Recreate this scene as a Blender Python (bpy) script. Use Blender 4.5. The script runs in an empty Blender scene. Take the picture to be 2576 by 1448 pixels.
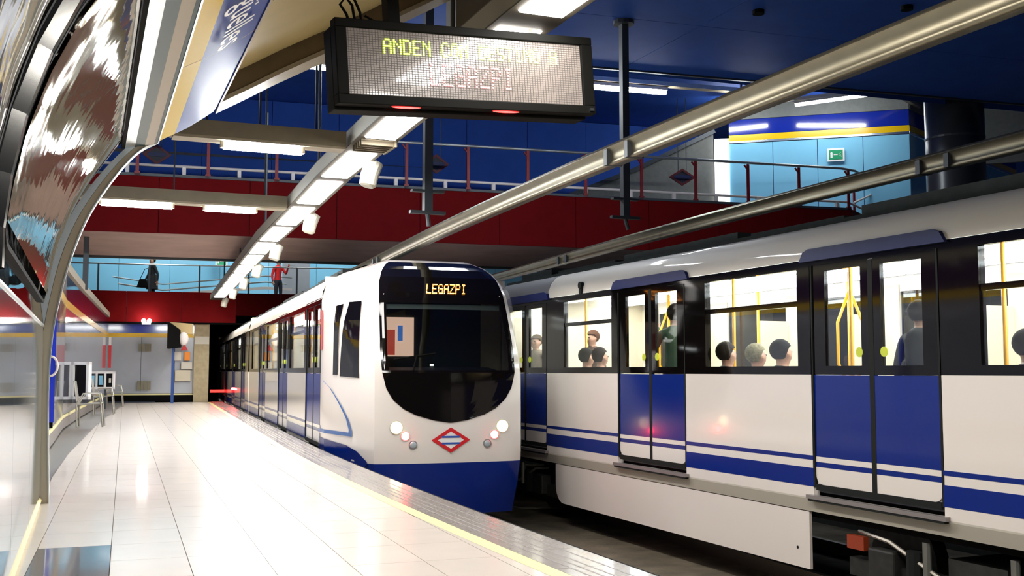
import bpy, bmesh, math, random
from mathutils import Vector, Matrix
random.seed(7)
R = math.radians
C = bpy.context.scene.collection
S = bpy.context.scene

# ---------------------------------------------------------------- camera, world, exposure
FPX = 2700.0
HCAM = 1.08
PITCH = math.atan((931 - 724) / FPX)
YAW = math.atan((1288 - 158) * math.cos(PITCH) / FPX)      # camera looks to the right of the near track heading (+Y)
cam_data = bpy.data.cameras.new('camera')
cam_data.sensor_width = 36.0
cam_data.lens = 36.0 * FPX / 2576.0
cam_data.clip_start = 0.02
cam_data.clip_end = 300
cam = bpy.data.objects.new('camera', cam_data)
C.objects.link(cam)
cam.location = (0, 0, HCAM)
FW = Vector((math.sin(YAW) * math.cos(PITCH), math.cos(YAW) * math.cos(PITCH), math.sin(PITCH)))
cam.rotation_euler = FW.to_track_quat('-Z', 'Y').to_euler()
S.camera = cam
w = bpy.data.worlds.new('world')
S.world = w
w.use_nodes = True
w.node_tree.nodes['Background'].inputs[0].default_value = (0.60, 0.68, 0.9, 1)
w.node_tree.nodes['Background'].inputs[1].default_value = 0.02
S.view_settings.view_transform = 'Standard'
S.view_settings.look = 'None'
S.view_settings.gamma = 1.0
S.view_settings.use_curve_mapping = False
S.view_settings.exposure = 0.8
TUBE = 24.0        # emission of the fluorescent panels over the platform

# ---------------------------------------------------------------- materials
MATS = {}
def mat(name, col=(0.8, 0.8, 0.8), rough=0.5, metal=0.0, coat=0.0, var=0.0, vscale=8.0, bump=0.0, bscale=30.0,
        emit=None, estr=0.0, spec=0.5, aniso=None, crough=0.05):
    if name in MATS:
        return MATS[name]
    m = bpy.data.materials.new(name)
    m.use_nodes = True
    nt = m.node_tree
    b = nt.nodes['Principled BSDF']
    b.inputs['Base Color'].default_value = (*col, 1)
    b.inputs['Roughness'].default_value = rough
    b.inputs['Metallic'].default_value = metal
    b.inputs['Coat Weight'].default_value = coat
    b.inputs['Coat Roughness'].default_value = crough
    b.inputs['Specular IOR Level'].default_value = spec
    if emit:
        b.inputs['Emission Color'].default_value = (*emit, 1)
        b.inputs['Emission Strength'].default_value = estr
    tc = nt.nodes.new('ShaderNodeTexCoord')
    mp = nt.nodes.new('ShaderNodeMapping')
    nt.links.new(tc.outputs['Object'], mp.inputs['Vector'])
    if aniso:
        mp.inputs['Scale'].default_value = aniso
    if var > 0:
        n = nt.nodes.new('ShaderNodeTexNoise')
        n.inputs['Scale'].default_value = vscale
        n.inputs['Detail'].default_value = 4
        nt.links.new(mp.outputs[0], n.inputs['Vector'])
        r = nt.nodes.new('ShaderNodeValToRGB')
        r.color_ramp.elements[0].position = 0.3
        r.color_ramp.elements[1].position = 0.7
        r.color_ramp.elements[0].color = (*[max(0, c * (1 - var)) for c in col], 1)
        r.color_ramp.elements[1].color = (*[min(1, c * (1 + var)) for c in col], 1)
        nt.links.new(n.outputs['Fac'], r.inputs['Fac'])
        nt.links.new(r.outputs['Color'], b.inputs['Base Color'])
    if bump > 0:
        n2 = nt.nodes.new('ShaderNodeTexNoise')
        n2.inputs['Scale'].default_value = bscale
        n2.inputs['Detail'].default_value = 3
        nt.links.new(mp.outputs[0], n2.inputs['Vector'])
        bp = nt.nodes.new('ShaderNodeBump')
        bp.inputs['Strength'].default_value = bump
        bp.inputs['Distance'].default_value = 0.02
        nt.links.new(n2.outputs['Fac'], bp.inputs['Height'])
        nt.links.new(bp.outputs['Normal'], b.inputs['Normal'])
    MATS[name] = m
    return m

def glass(name, tint=(0.9, 0.95, 0.95), refl=1.0, rough=0.0):
    if name in MATS:
        return MATS[name]
    m = bpy.data.materials.new(name)
    m.use_nodes = True
    nt = m.node_tree
    for n in list(nt.nodes):
        nt.nodes.remove(n)
    o = nt.nodes.new('ShaderNodeOutputMaterial')
    t = nt.nodes.new('ShaderNodeBsdfTransparent')
    t.inputs[0].default_value = (*tint, 1)
    g = nt.nodes.new('ShaderNodeBsdfGlossy')
    g.inputs['Roughness'].default_value = rough
    g.inputs['Color'].default_value = (refl, refl, refl, 1)
    lw = nt.nodes.new('ShaderNodeLayerWeight')
    lw.inputs[0].default_value = 0.5
    pw = nt.nodes.new('ShaderNodeMath'); pw.operation = 'POWER'; pw.inputs[1].default_value = 5.0
    ml = nt.nodes.new('ShaderNodeMath'); ml.operation = 'MULTIPLY_ADD'; ml.inputs[1].default_value = 0.94; ml.inputs[2].default_value = 0.045
    nt.links.new(lw.outputs['Facing'], pw.inputs[0]); nt.links.new(pw.outputs[0], ml.inputs[0])
    mx = nt.nodes.new('ShaderNodeMixShader')
    nt.links.new(ml.outputs[0], mx.inputs[0])
    nt.links.new(t.outputs[0], mx.inputs[1])
    nt.links.new(g.outputs[0], mx.inputs[2])
    nt.links.new(mx.outputs[0], o.inputs[0])
    MATS[name] = m
    return m

def lamp(name, col, strength):
    return mat(name, (0.8, 0.8, 0.8), 0.4, emit=col, estr=strength)

M_TUBE = lamp('fluorescent panel', (1.0, 0.955, 0.91), TUBE)
M_TUBE2 = lamp('fluorescent tube', (0.93, 0.98, 1.0), 85.0)
M_TUBE3 = lamp('carriage ceiling light', (0.98, 1.0, 1.0), 12.0)
M_TILE = mat('polished floor tile', (0.70, 0.625, 0.55), 0.28, coat=0.35, crough=.08, var=0.04, vscale=3.0, bump=0.03, bscale=4)
M_TILED = mat('dark floor tile', (0.20, 0.19, 0.20), 0.10, coat=0.5, var=0.2, vscale=30)
M_GROUT = mat('tile grout', (0.52, 0.46, 0.40), 0.8)
M_EDGE = mat('grey granite kerb', (0.32, 0.285, 0.26), 0.24, coat=0.3, var=0.2, vscale=50)
M_YEL = mat('yellow line paint', (0.80, 0.72, 0.34), 0.35)
M_YELB = mat('yellow band', (0.85, 0.52, 0.0), 0.25, coat=0.5)
M_GRAN = mat('dark granite', (0.16, 0.145, 0.13), 0.3, var=0.25, vscale=60)
M_PIT = mat('trackbed concrete', (0.15, 0.125, 0.085), 0.9, var=0.4, vscale=2.5, bump=0.3, bscale=20)
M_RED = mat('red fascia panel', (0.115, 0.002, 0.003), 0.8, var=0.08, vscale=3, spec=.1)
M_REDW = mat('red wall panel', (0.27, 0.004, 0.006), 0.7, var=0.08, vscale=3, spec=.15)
M_SOFF = mat('pale soffit plaster', (0.36, 0.24, 0.21), 0.7, var=0.12, vscale=1.2)
M_BLUEC = mat('blue ceiling panel', (0.035, 0.105, 0.46), 0.7, var=0.06, vscale=2, spec=.15)
M_BLUEB = mat('dark blue band', (0.010, 0.025, 0.30), 0.12, coat=0.6)
M_CYAN = mat('light blue wall panel', (0.24, 0.58, 0.80), 0.12, coat=0.5)
M_GREYW = mat('grey blue wall panel', (0.46, 0.49, 0.54), 0.15, coat=0.5, var=0.05, vscale=2)
M_GREY = mat('grey plaster', (0.16, 0.165, 0.15), 0.8, var=0.1)
M_BEIGE = mat('beige ceiling panel', (0.46, 0.36, 0.15), 0.6, var=0.05, vscale=2)
M_BROWN = mat('brown beam paint', (0.20, 0.125, 0.05), 0.6, var=0.08)
M_TAUPE = mat('taupe steel channel', (0.36, 0.31, 0.22), 0.5, var=0.06)
M_CHAN = mat('light beam channel', (0.075, 0.065, 0.05), 0.7, spec=.2)
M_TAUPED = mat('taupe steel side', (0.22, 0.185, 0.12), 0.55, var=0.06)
M_CHROME = mat('brushed stainless frame', (0.46, 0.53, 0.57), 0.35, metal=.25, bump=0.05, bscale=4, aniso=(1, 0.2, 1))
M_CHROMEL = mat('bright stainless strip', (0.75, 0.82, 0.85), 0.25, metal=1.0)
M_MIRROR = mat('polished steel panel', (0.50, 0.48, 0.46), 0.025, metal=1.0, bump=0.16, bscale=1.6, aniso=(2.0, 0.35, 1.6))
M_RIPPLE = mat('rippled polished panel', (0.34, 0.31, 0.23), 0.03, metal=.62, bump=0.4, bscale=0.9, aniso=(.9, 1.7, .9))
M_FLATM = mat('light enamel wall panel', (0.54, 0.66, 0.73), 0.06, metal=0.7, coat=0.5)
M_TEAL = mat('dark green anodised frame', (0.035, 0.08, 0.09), 0.35, metal=0.15, spec=.2)
M_FRAME = mat('taupe anodised frame', (0.36, 0.31, 0.23), 0.4, metal=0.2)
M_BLACK = mat('black rubber', (0.003, 0.003, 0.003), 0.7, spec=.08)
M_BLACKG = mat('black gloss', (0.004, 0.003, 0.003), 0.06, spec=.28)
M_BLACKF = mat('black sign housing', (0.006, 0.006, 0.005), 0.6, spec=.06)
M_WHITE = mat('white carriage paint', (0.84, 0.775, 0.715), 0.16, coat=0.5)
M_SILL = mat('pale grey sill', (0.56, 0.52, 0.44), 0.4)
M_SKIRT = mat('white skirt paint', (0.78, 0.71, 0.65), 0.45)
M_BLUE = mat('blue carriage paint', (0.002, 0.020, 0.21), 0.2, coat=0.12, spec=.3)
M_ROOF = mat('dark roof equipment', (0.018, 0.024, 0.024), 0.8, var=0.2, spec=.2)
M_ROOFG = mat('darker grey cove paint', (0.12, 0.12, 0.13), 0.5)
M_GASKET = mat('dark door gasket', (0.010, 0.012, 0.011), 0.7, spec=.2)
M_STEP = mat('door step metal', (0.33, 0.30, 0.29), 0.4, metal=0.5)
M_ALU = mat('aluminium bar', (0.19, 0.172, 0.12), 0.36, metal=0.85, var=0.08, vscale=5)
M_RAILT = mat('steel handrail', (0.40, 0.42, 0.42), 0.35, metal=0.7)
M_POST = mat('dark red post', (0.20, 0.008, 0.010), 0.5)
M_PIPEW = mat('white pipe', (0.72, 0.66, 0.62), 0.5)
M_POLE = mat('dark steel pole', (0.055, 0.065, 0.075), 0.5, metal=0.2)
M_DUCT = mat('dark grey column cladding', (0.09, 0.095, 0.10), 0.3, metal=0.6)
M_CREAM = mat('cream carriage lining', (0.80, 0.72, 0.55), 0.5)
M_CARFL = mat('carriage floor', (0.12, 0.12, 0.14), 0.6)
M_GRAB = mat('yellow grab pole', (0.90, 0.42, 0.01), 0.35)
M_SEAT = mat('carriage seat', (0.03, 0.06, 0.25), 0.7)
M_SPK = mat('white speaker shell', (0.62, 0.60, 0.50), 0.5)
M_REDP = mat('red emblem paint', (0.65, 0.012, 0.018), 0.35)
M_BLUP = mat('blue emblem paint', (0.03, 0.09, 0.42), 0.4)
M_WHP = mat('white emblem paint', (0.82, 0.80, 0.78), 0.4)
M_GREEN = mat('green exit sign', (0.0, 0.30, 0.12), 0.4)
M_ORANGE = lamp('orange display dot', (1.0, 0.30, 0.01), 6.0)
M_LEDY = lamp('yellow green display dot', (0.62, 1.0, 0.0), 4.0)
M_LEDR = lamp('red display dot', (1.0, 0.10, 0.12), 1.6)
M_HEAD = lamp('headlight lens', (1.0, 0.78, 0.38), 5.0)
M_TAIL = lamp('red tail lamp', (1.0, 0.02, 0.03), 40.0)
M_REDGLOW = lamp('red reflected glow', (1.0, 0.0, 0.0), 5.0)
M_SPOTL = lamp('spotlight lens', (1.0, 0.97, 0.9), 22.0)
M_BOGIE = mat('bogie steel', (0.030, 0.030, 0.027), 0.6, metal=0.3, var=0.3, vscale=12)
M_RAILS = mat('rail steel', (0.20, 0.17, 0.14), 0.35, metal=0.8)
M_GLASS = glass('carriage window glass', (0.86, 0.90, 0.90), 1.0)
M_GLASSD = glass('dark tinted glass', (0.35, 0.38, 0.38), 1.0)
M_SCREEN = mat('display face', (0.30, 0.26, 0.235), 0.25, coat=1.0, crough=0.06)
M_PAPER = mat('notice paper', (0.62, 0.58, 0.50), 0.6)
M_ORP = mat('orange notice', (0.85, 0.25, 0.01), 0.5)
M_SEATM = mat('perforated steel seat', (0.40, 0.38, 0.33), 0.35, metal=0.7)
M_BLUEF = mat('bright blue frame', (0.005, 0.03, 0.55), 0.4)
M_TUNNEL = mat('near black tunnel lining', (0.008, 0.007, 0.006), 0.95)
M_SKIN = mat('skin', (0.52, 0.28, 0.18), 0.5)
M_EYE = mat('eye', (0.02, 0.015, 0.01), 0.3)

# ---------------------------------------------------------------- mesh helpers
class MB:
    def __init__(s):
        s.v = []; s.f = []; s.mi = []; s.cur = 0
    def quad(s, a, b, c, d):
        n = len(s.v); s.v += [tuple(a), tuple(b), tuple(c), tuple(d)]; s.f.append((n, n + 1, n + 2, n + 3)); s.mi.append(s.cur)
    def poly(s, pts):
        n = len(s.v); s.v += [tuple(p) for p in pts]; s.f.append(tuple(range(n, n + len(pts)))); s.mi.append(s.cur)
    def box(s, x0, x1, y0, y1, z0, z1):
        n = len(s.v)
        s.v += [(x0, y0, z0), (x1, y0, z0), (x1, y1, z0), (x0, y1, z0), (x0, y0, z1), (x1, y0, z1), (x1, y1, z1), (x0, y1, z1)]
        for q in ((3, 2, 1, 0), (4, 5, 6, 7), (0, 1, 5, 4), (1, 2, 6, 5), (2, 3, 7, 6), (3, 0, 4, 7)):
            s.f.append(tuple(n + i for i in q)); s.mi.append(s.cur)
        return s
    def obox(s, c, hx, hy, hz):                       # box spanned by three half vectors
        c = Vector(c); hx = Vector(hx); hy = Vector(hy); hz = Vector(hz)
        n = len(s.v)
        for sz in (-1, 1):
            for (sx, sy) in ((-1, -1), (1, -1), (1, 1), (-1, 1)):
                s.v.append(tuple(c + hx * sx + hy * sy + hz * sz))
        for q in ((3, 2, 1, 0), (4, 5, 6, 7), (0, 1, 5, 4), (1, 2, 6, 5), (2, 3, 7, 6), (3, 0, 4, 7)):
            s.f.append(tuple(n + i for i in q)); s.mi.append(s.cur)
        return s
    def bar(s, a, b, wd, ht, up=(0, 0, 1)):           # rectangular bar from a to b
        a = Vector(a); b = Vector(b); d = b - a
        up = Vector(up)
        side = d.cross(up)
        if side.length < 1e-6:
            side = Vector((1, 0, 0))
        side.normalize()
        u2 = side.cross(d).normalized()
        return s.obox((a + b) / 2, d / 2, side * wd / 2, u2 * ht / 2)
    def tube(s, pts, r, n=10, cap=True):
        pts = [Vector(p) for p in pts]
        rs = r if isinstance(r, (list, tuple)) else [r] * len(pts)
        base = len(s.v)
        prev = None
        for i, p in enumerate(pts):
            d = (pts[min(i + 1, len(pts) - 1)] - pts[max(i - 1, 0)]).normalized()
            if prev is None:
                ref = Vector((0, 0, 1)) if abs(d.z) < 0.9 else Vector((1, 0, 0))
                a = d.cross(ref).normalized()
            else:
                a = (prev - d * prev.dot(d)).normalized()
            prev = a
            b = d.cross(a)
            for k in range(n):
                t = 2 * math.pi * k / n
                s.v.append(tuple(p + (a * math.cos(t) + b * math.sin(t)) * rs[i]))
        for i in range(len(pts) - 1):
            for k in range(n):
                k2 = (k + 1) % n
                s.f.append((base + i * n + k, base + i * n + k2, base + (i + 1) * n + k2, base + (i + 1) * n + k)); s.mi.append(s.cur)
        if cap:
            s.f.append(tuple(base + k for k in range(n))[::-1]); s.mi.append(s.cur)
            e = base + (len(pts) - 1) * n
            s.f.append(tuple(e + k for k in range(n))); s.mi.append(s.cur)
        return s
    def ball(s, c, r, sc=(1, 1, 1), n=10, m=7):
        base = len(s.v); c = Vector(c)
        for i in range(m + 1):
            th = math.pi * i / m
            for k in range(n):
                p = 2 * math.pi * k / n
                s.v.append((c.x + r * sc[0] * math.sin(th) * math.cos(p), c.y + r * sc[1] * math.sin(th) * math.sin(p), c.z + r * sc[2] * math.cos(th)))
        for i in range(m):
            for k in range(n):
                k2 = (k + 1) % n
                s.f.append((base + i * n + k, base + (i + 1) * n + k, base + (i + 1) * n + k2, base + i * n + k2)); s.mi.append(s.cur)
        return s
    def prism(s, pts, off):                            # polygon extruded by the vector off
        off = Vector(off); pts = [Vector(p) for p in pts]; n = len(s.v); k = len(pts)
        s.v += [tuple(p) for p in pts] + [tuple(p + off) for p in pts]
        s.f.append(tuple(range(n, n + k))[::-1]); s.mi.append(s.cur)
        s.f.append(tuple(range(n + k, n + 2 * k))); s.mi.append(s.cur)
        for i in range(k):
            j = (i + 1) % k
            s.f.append((n + i, n + j, n + k + j, n + k + i)); s.mi.append(s.cur)
        return s
    def sweep(s, rows):                                # grid from rows of points
        base = len(s.v); n = len(rows[0])
        for r in rows:
            s.v += [tuple(p) for p in r]
        for i in range(len(rows) - 1):
            for k in range(n - 1):
                s.f.append((base + i * n + k, base + i * n + k + 1, base + (i + 1) * n + k + 1, base + (i + 1) * n + k)); s.mi.append(s.cur)
        return s
    def build(s, name, m, parent=None, smooth=False, label=None, fix=False):
        me = bpy.data.meshes.new(name)
        me.from_pydata(s.v, [], s.f)
        ms = m if isinstance(m, (list, tuple)) else [m]
        for x in ms:
            me.materials.append(x)
        if len(ms) > 1:
            me.polygons.foreach_set('material_index', s.mi)
        if smooth:
            me.polygons.foreach_set('use_smooth', [True] * len(me.polygons))
        if fix:
            b = bmesh.new(); b.from_mesh(me); bmesh.ops.remove_doubles(b, verts=b.verts, dist=1e-5)
            bmesh.ops.recalc_face_normals(b, faces=b.faces); b.to_mesh(me); b.free()
        o = bpy.data.objects.new(name, me)
        C.objects.link(o)
        if parent is not None:
            o.parent = parent
        if label:
            o['label'] = label
        return o

def bevel(o, wd=0.01, seg=2):
    md = o.modifiers.new('bevel', 'BEVEL'); md.width = wd; md.segments = seg; md.limit_method = 'ANGLE'
    return o
def tag(o, label, cat, group=None, kind=None):
    o['label'] = label; o['category'] = cat
    if group: o['group'] = group
    if kind: o['kind'] = kind
    return o
def thing(name, label, cat, loc=(0, 0, 0), rz=0.0, group=None):
    o = bpy.data.objects.new(name, None); C.objects.link(o)
    o.location = loc; o.rotation_euler = (0, 0, rz); o.empty_display_size = 0.1
    return tag(o, label, cat, group)
def struct(name, loc=(0, 0, 0), rz=0.0):
    o = bpy.data.objects.new(name, None); C.objects.link(o)
    o.location = loc; o.rotation_euler = (0, 0, rz)
    o['kind'] = 'structure'
    return o
def st(o):
    o['kind'] = 'structure'
    return o
def copy_tree(o, parent=None):
    c = o.copy(); C.objects.link(c); c.parent = parent
    for ch in list(o.children):
        copy_tree(ch, c)
    return c
def text(name, body, size, m, parent, matrix, extrude=0.002, align='CENTER', label=None, sx=1.0):
    cu = bpy.data.curves.new(name, 'FONT'); cu.body = body; cu.size = size; cu.extrude = extrude
    cu.align_x = align; cu.align_y = 'CENTER'; cu.resolution_u = 3
    t = bpy.data.objects.new('tmp', cu); C.objects.link(t)
    bpy.context.view_layer.update()
    me = bpy.data.meshes.new_from_object(t.evaluated_get(bpy.context.evaluated_depsgraph_get()))
    bpy.data.objects.remove(t)
    for v in me.vertices:
        v.co.x *= sx
    me.materials.clear(); me.materials.append(m)
    o = bpy.data.objects.new(name, me); C.objects.link(o)
    o.parent = parent; o.matrix_local = matrix
    if label: o['label'] = label
    return o
def frame(origin, xdir, zdir):                        # matrix whose x axis and z axis (normal) are given
    x = Vector(xdir).normalized(); z = Vector(zdir).normalized(); y = z.cross(x)
    m = Matrix((x, y, z)).transposed().to_4x4(); m.translation = Vector(origin)
    return m

# 5x7 dot font
FONT = {'A': '01110 10001 10001 11111 10001 10001 10001', 'N': '10001 11001 10101 10011 10001 10001 10001', 'D': '11110 10001 10001 10001 10001 10001 11110',
        'E': '11111 10000 10000 11110 10000 10000 11111', 'C': '01110 10001 10000 10000 10000 10001 01110', 'O': '01110 10001 10001 10001 10001 10001 01110',
        'S': '01111 10000 10000 01110 00001 00001 11110', 'T': '11111 00100 00100 00100 00100 00100 00100', 'I': '01110 00100 00100 00100 00100 00100 01110',
        'L': '10000 10000 10000 10000 10000 10000 11111', 'G': '01110 10001 10000 10111 10001 10001 01111', 'Z': '11111 00001 00010 00100 01000 10000 11111',
        'P': '11110 10001 10001 11110 10000 10000 10000'}
def dots(body, px, py, dot, x0, z0, y, slant=0.0):   # dot matrix text in the xz plane, facing -y
    mb = MB(); x = x0
    for ch in body:
        if ch in FONT:
            for r, row in enumerate(FONT[ch].split()):
                for c, b in enumerate(row):
                    if b == '1':
                        cx = x + c * px + (6 - r) * slant * py; cz = z0 - r * py
                        mb.box(cx - dot / 2, cx + dot / 2, y - 0.002, y, cz - dot / 2, cz + dot / 2)
        x += 6 * px
    return mb

# ---------------------------------------------------------------- track geometry: the platform bends gently to the right
def phi(y):
    return 0.0 if y < 4 else (0.078 * (y - 4) / 12 if y < 16 else 0.078)
def edge_x(y):
    if y < 4: return 2.92
    if y < 16: return 2.92 + 0.00325 * (y - 4) ** 2
    return 3.388 + 0.078 * (y - 16)
def P(y, off, z=0.0):                                   # point at offset off to the right of the platform edge
    a = phi(y)
    return Vector((edge_x(y) + off * math.cos(a), y - off * math.sin(a), z))
def lin(tab, y):
    for (a, b), (c, d) in zip(tab, tab[1:]):
        if y <= c: return b + (d - b) * (y - a) / (c - a)
    (a, b), (c, d) = tab[-2:]
    return b + (d - b) * (y - a) / (c - a)

# ================================================================ PLATFORM FLOOR
WALL = [(-4, -0.42), (9.66, -0.14), (9.7, -0.34), (14.6, -0.19), (21, 0.02), (26, 0.37), (38.5, 1.36)]
STRIP = [(-4, -0.3), (9.66, -0.14), (12, -0.07), (15.1, 0.09), (18.3, 0.32), (23.4, 0.68), (36.3, 1.80), (38.5, 2.0)]
floor = struct('floor')
mb = MB()
ys = [-4 + 0.5 * i for i in range(87)]
rows_t = [[(lin(WALL, y) - 0.6, y, -0.02), P(y, -0.44, -0.02), P(y, -0.0, -0.02), P(y, 0.0, -1.15)] for y in ys if y <= 38.6]
mb.sweep(rows_t)
mb.build('floor_slab', M_GROUT, floor)
# tiles 0.6 along x 0.42 across, laid in rows that follow the bend
TL, TW = 0.6, 0.42
def clip(poly, px, py, nx, ny):
    out = []
    for i in range(len(poly)):
        a = poly[i]; b = poly[(i + 1) % len(poly)]
        da = (a[0] - px) * nx + (a[1] - py) * ny; db = (b[0] - px) * nx + (b[1] - py) * ny
        if da >= 0: out.append(a)
        if da * db < 0:
            t = da / (da - db); out.append((a[0] + (b[0] - a[0]) * t, a[1] + (b[1] - a[1]) * t))
    return out
GX, GY, GA = 0.25, 6.0, 0.05                        # tile grid origin and heading
far = MB(); cnt = 0
for r in range(-2, 55):
    for k in range(-1, 9):
        q = []
        for du, dv in ((0.002, 0.002), (TW - .002, .002), (TW - .002, TL - .002), (.002, TL - .002)):
            u = (k - 1) * TW + du; v = r * TL + dv
            q.append((GX + u * math.cos(GA) + v * math.sin(GA), GY - u * math.sin(GA) + v * math.cos(GA)))
        yc = sum(p[1] for p in q) / 4
        if yc > 38.3 or yc < 4.9: continue
        ra, rb = P(yc - .4, -.52), P(yc + .4, -.52)
        dx, dy = rb.x - ra.x, rb.y - ra.y
        q = clip(q, ra.x, ra.y, -dy, dx)
        if len(q) < 3: continue
        T_ = STRIP if yc > 9.66 else WALL
        xa, xb = lin(T_, yc - .3), lin(T_, yc + .3)
        q = clip(q, xa + .004, yc - .3, .6, -(xb - xa))
        q = clip(q, 0, 38.35, 0, -1); 
        if len(q) < 3: continue
        area = abs(sum(q[i][0] * q[(i + 1) % len(q)][1] - q[(i + 1) % len(q)][0] * q[i][1] for i in range(len(q)))) / 2
        if area < .004: continue
        pts = [(x, y, -.018) for x, y in q]
        if cnt < 295:
            dk = (k == 0 and r in (0, 1))
            MB().prism(pts, (0, 0, .018)).build('tile', M_TILED if dk else M_TILE, floor, label='dark grey polished tile' if dk else None); cnt += 1
        else:
            far.prism(pts, (0, 0, .018))
if far.f:
    o = far.build('tiles', M_TILE, floor); o['kind'] = 'stuff'
back = MB()
back.sweep([[(lin(WALL, y), y, -0.001), P(y, -0.52, -0.001)] for y in (-4, -2, 0, 2, 4, 4.91)])
back.build('paving', M_TILE, floor)
# yellow line, kerb slabs, dark granite strip along the wall
mb = MB()
yy = [-4 + 0.4 * i for i in range(107)]
yy = [y for y in yy if y <= 38.4]
mb.sweep([[P(y, -0.52, 0.001), P(y, -0.415, 0.001)] for y in yy])
mb.sweep([[P(y, -0.415, 0.001), P(y, -0.415, -0.018)] for y in yy])
mb.build('yellow_line', M_YEL, floor)
for i in range(70):
    y0 = -3.6 + 0.6 * i; y1 = y0 + 0.6
    m1 = MB().prism([P(y0 + .002, -0.41, -0.03), P(y0 + .002, 0.0, -0.03), P(y1 - .002, 0.0, -0.03), P(y1 - .002, -0.41, -0.03)], (0, 0, 0.03))
    for g in (-0.33, -0.27, -0.21, -0.12):
        m1.cur = 1
        m1.poly([P(y0 + .002, g, 0.0006), P(y0 + .002, g + 0.014, 0.0006), P(y1 - .002, g + 0.014, 0.0006), P(y1 - .002, g, 0.0006)])
    m1.build('kerb_slab', [M_EDGE, mat('kerb groove', (.25, .22, .20), .4)], floor)
mb = MB()
mb.sweep([[P(y, 0.0, 0.0), P(y, 0.03, -0.005), P(y, 0.03, -0.06), P(y, 0.0, -0.06)] for y in yy])
mb.build('kerb_nosing', M_BLACK, floor)
mb = MB()
y2 = [9.7, 12, 15.1, 18.3, 21, 23.4, 26, 30, 36.3, 38.5]
mb.sweep([[(lin(WALL, y) - 0.02, y, 0.0), (lin(STRIP, y), y, 0.0)] for y in y2])
mb.build('granite_border', M_GRAN, floor)

# trackbed
mb = MB()
mb.box(3.0, 10.3, -5, 37.6, -1.35, -1.15)
tb = mb.build('trackbed', M_PIT)
tag(tb, 'brown concrete bed of the two tracks below the platform edge', 'trackbed')
for j, (nm, off, lab) in enumerate((('l', 0.76, 'steel rail of the left track beside the platform wall'), ('r', 2.2, 'steel rail of the left track farther from the platform'),
                       ('l2', 4.23, 'steel rail under the near side of the right train'), ('r2', 5.67, 'steel rail under the far side of the right train'))):
    mb = MB()
    mb.sweep([[P(y, off - .035, -1.15), P(y, off - .035, -1.0), P(y, off + .035, -1.0), P(y, off + .035, -1.15)] for y in yy])
    tag(mb.build('rail', M_RAILS), lab, 'rail')

# ================================================================ NEAR LEFT SHELL (curved polished cladding, coloured band, vault)
SH = 0.02
def W(a, z, y):
    return (a + SH * (y - 9.65), y, z)
wl = struct('wall_left')
prof = [(-.155, 1.45), (-.155, 1.6), (-.135, 1.8), (-.09, 2.03), (-.01, 2.28), (.09, 2.50), (.18, 2.66), (.27, 2.80), (.345, 2.91), (.40, 2.98)]
# lower flat panels
yb = [-3.0, -1.2, 0.6, 2.4, 4.2, 6.0, 7.8, 9.62]
for a, b in zip(yb, yb[1:]):
    for z0, z1 in ((0.0, 1.43),):
        m1 = MB()
        m1.prism([W(-.14, z0 + .05, a + .004), W(-.14, z0 + .05, b - .004), W(-.155, z1, b - .004), W(-.155, z1, a + .004)], (-.03, 0, 0))
        m1.build('wall_panel', M_FLATM, wl)
mb = MB()
mb.sweep([[W(-.135, 0.0, y), W(-.125, 0.035, y), W(-.14, 0.05, y)] for y in (-3, 2, 6, 9.6)])
mb.build('baseboard', M_YEL, wl)
mb = MB()
mb.sweep([[W(-.155, 1.43, y), W(-.145, 1.435, y), W(-.145, 1.447, y), W(-.155, 1.45, y)] for y in (-3, 2, 6, 9.6)])
mb.build('rail_trim', M_CHROMEL, wl)
# backing skin behind everything
mb = MB()
full = [(-.2, 0)] + [(-.2, 1.4)] + [(a - .06, z + .03) for a, z in prof] + [(.66, 3.12), (1.15, 3.44)]
mb.sweep([[W(a, z, y) for a, z in full] for y in (-3, 9.58)])
mb.build('backing', M_GREY, wl)
# bulging polished panels between ribs: a rippled vitrine set in each, with black gasket
def onprof(t, push=0.0):
    seg = t * (len(prof) - 1); i = min(int(seg), len(prof) - 2); f = seg - i
    (a, z), (c, d) = prof[i], prof[i + 1]
    n = Vector((d - z, -(c - a))).normalized()
    return (a + (c - a) * f + n.x * push, z + (d - z) * f + n.y * push)
def patch(y0, y1, t0, t1, push, m, name, nt=18, ny=14, bulge=0.0, rad=None, smooth=True):
    rows = []
    for i in range(ny + 1):
        u = i / ny; y = y0 + (y1 - y0) * u; row = []
        for k in range(nt + 1):
            v = k / nt; t = t0 + (t1 - t0) * v
            bl = bulge * math.sin(math.pi * u) ** 0.5 * math.sin(math.pi * v) ** 0.5 if 0 < u < 1 and 0 < v < 1 else 0
            a, z = onprof(t, push + bl)
            row.append(W(a, z, y))
        rows.append(row)
    return MB().sweep(rows).build(name, m, wl, smooth=smooth)
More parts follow.
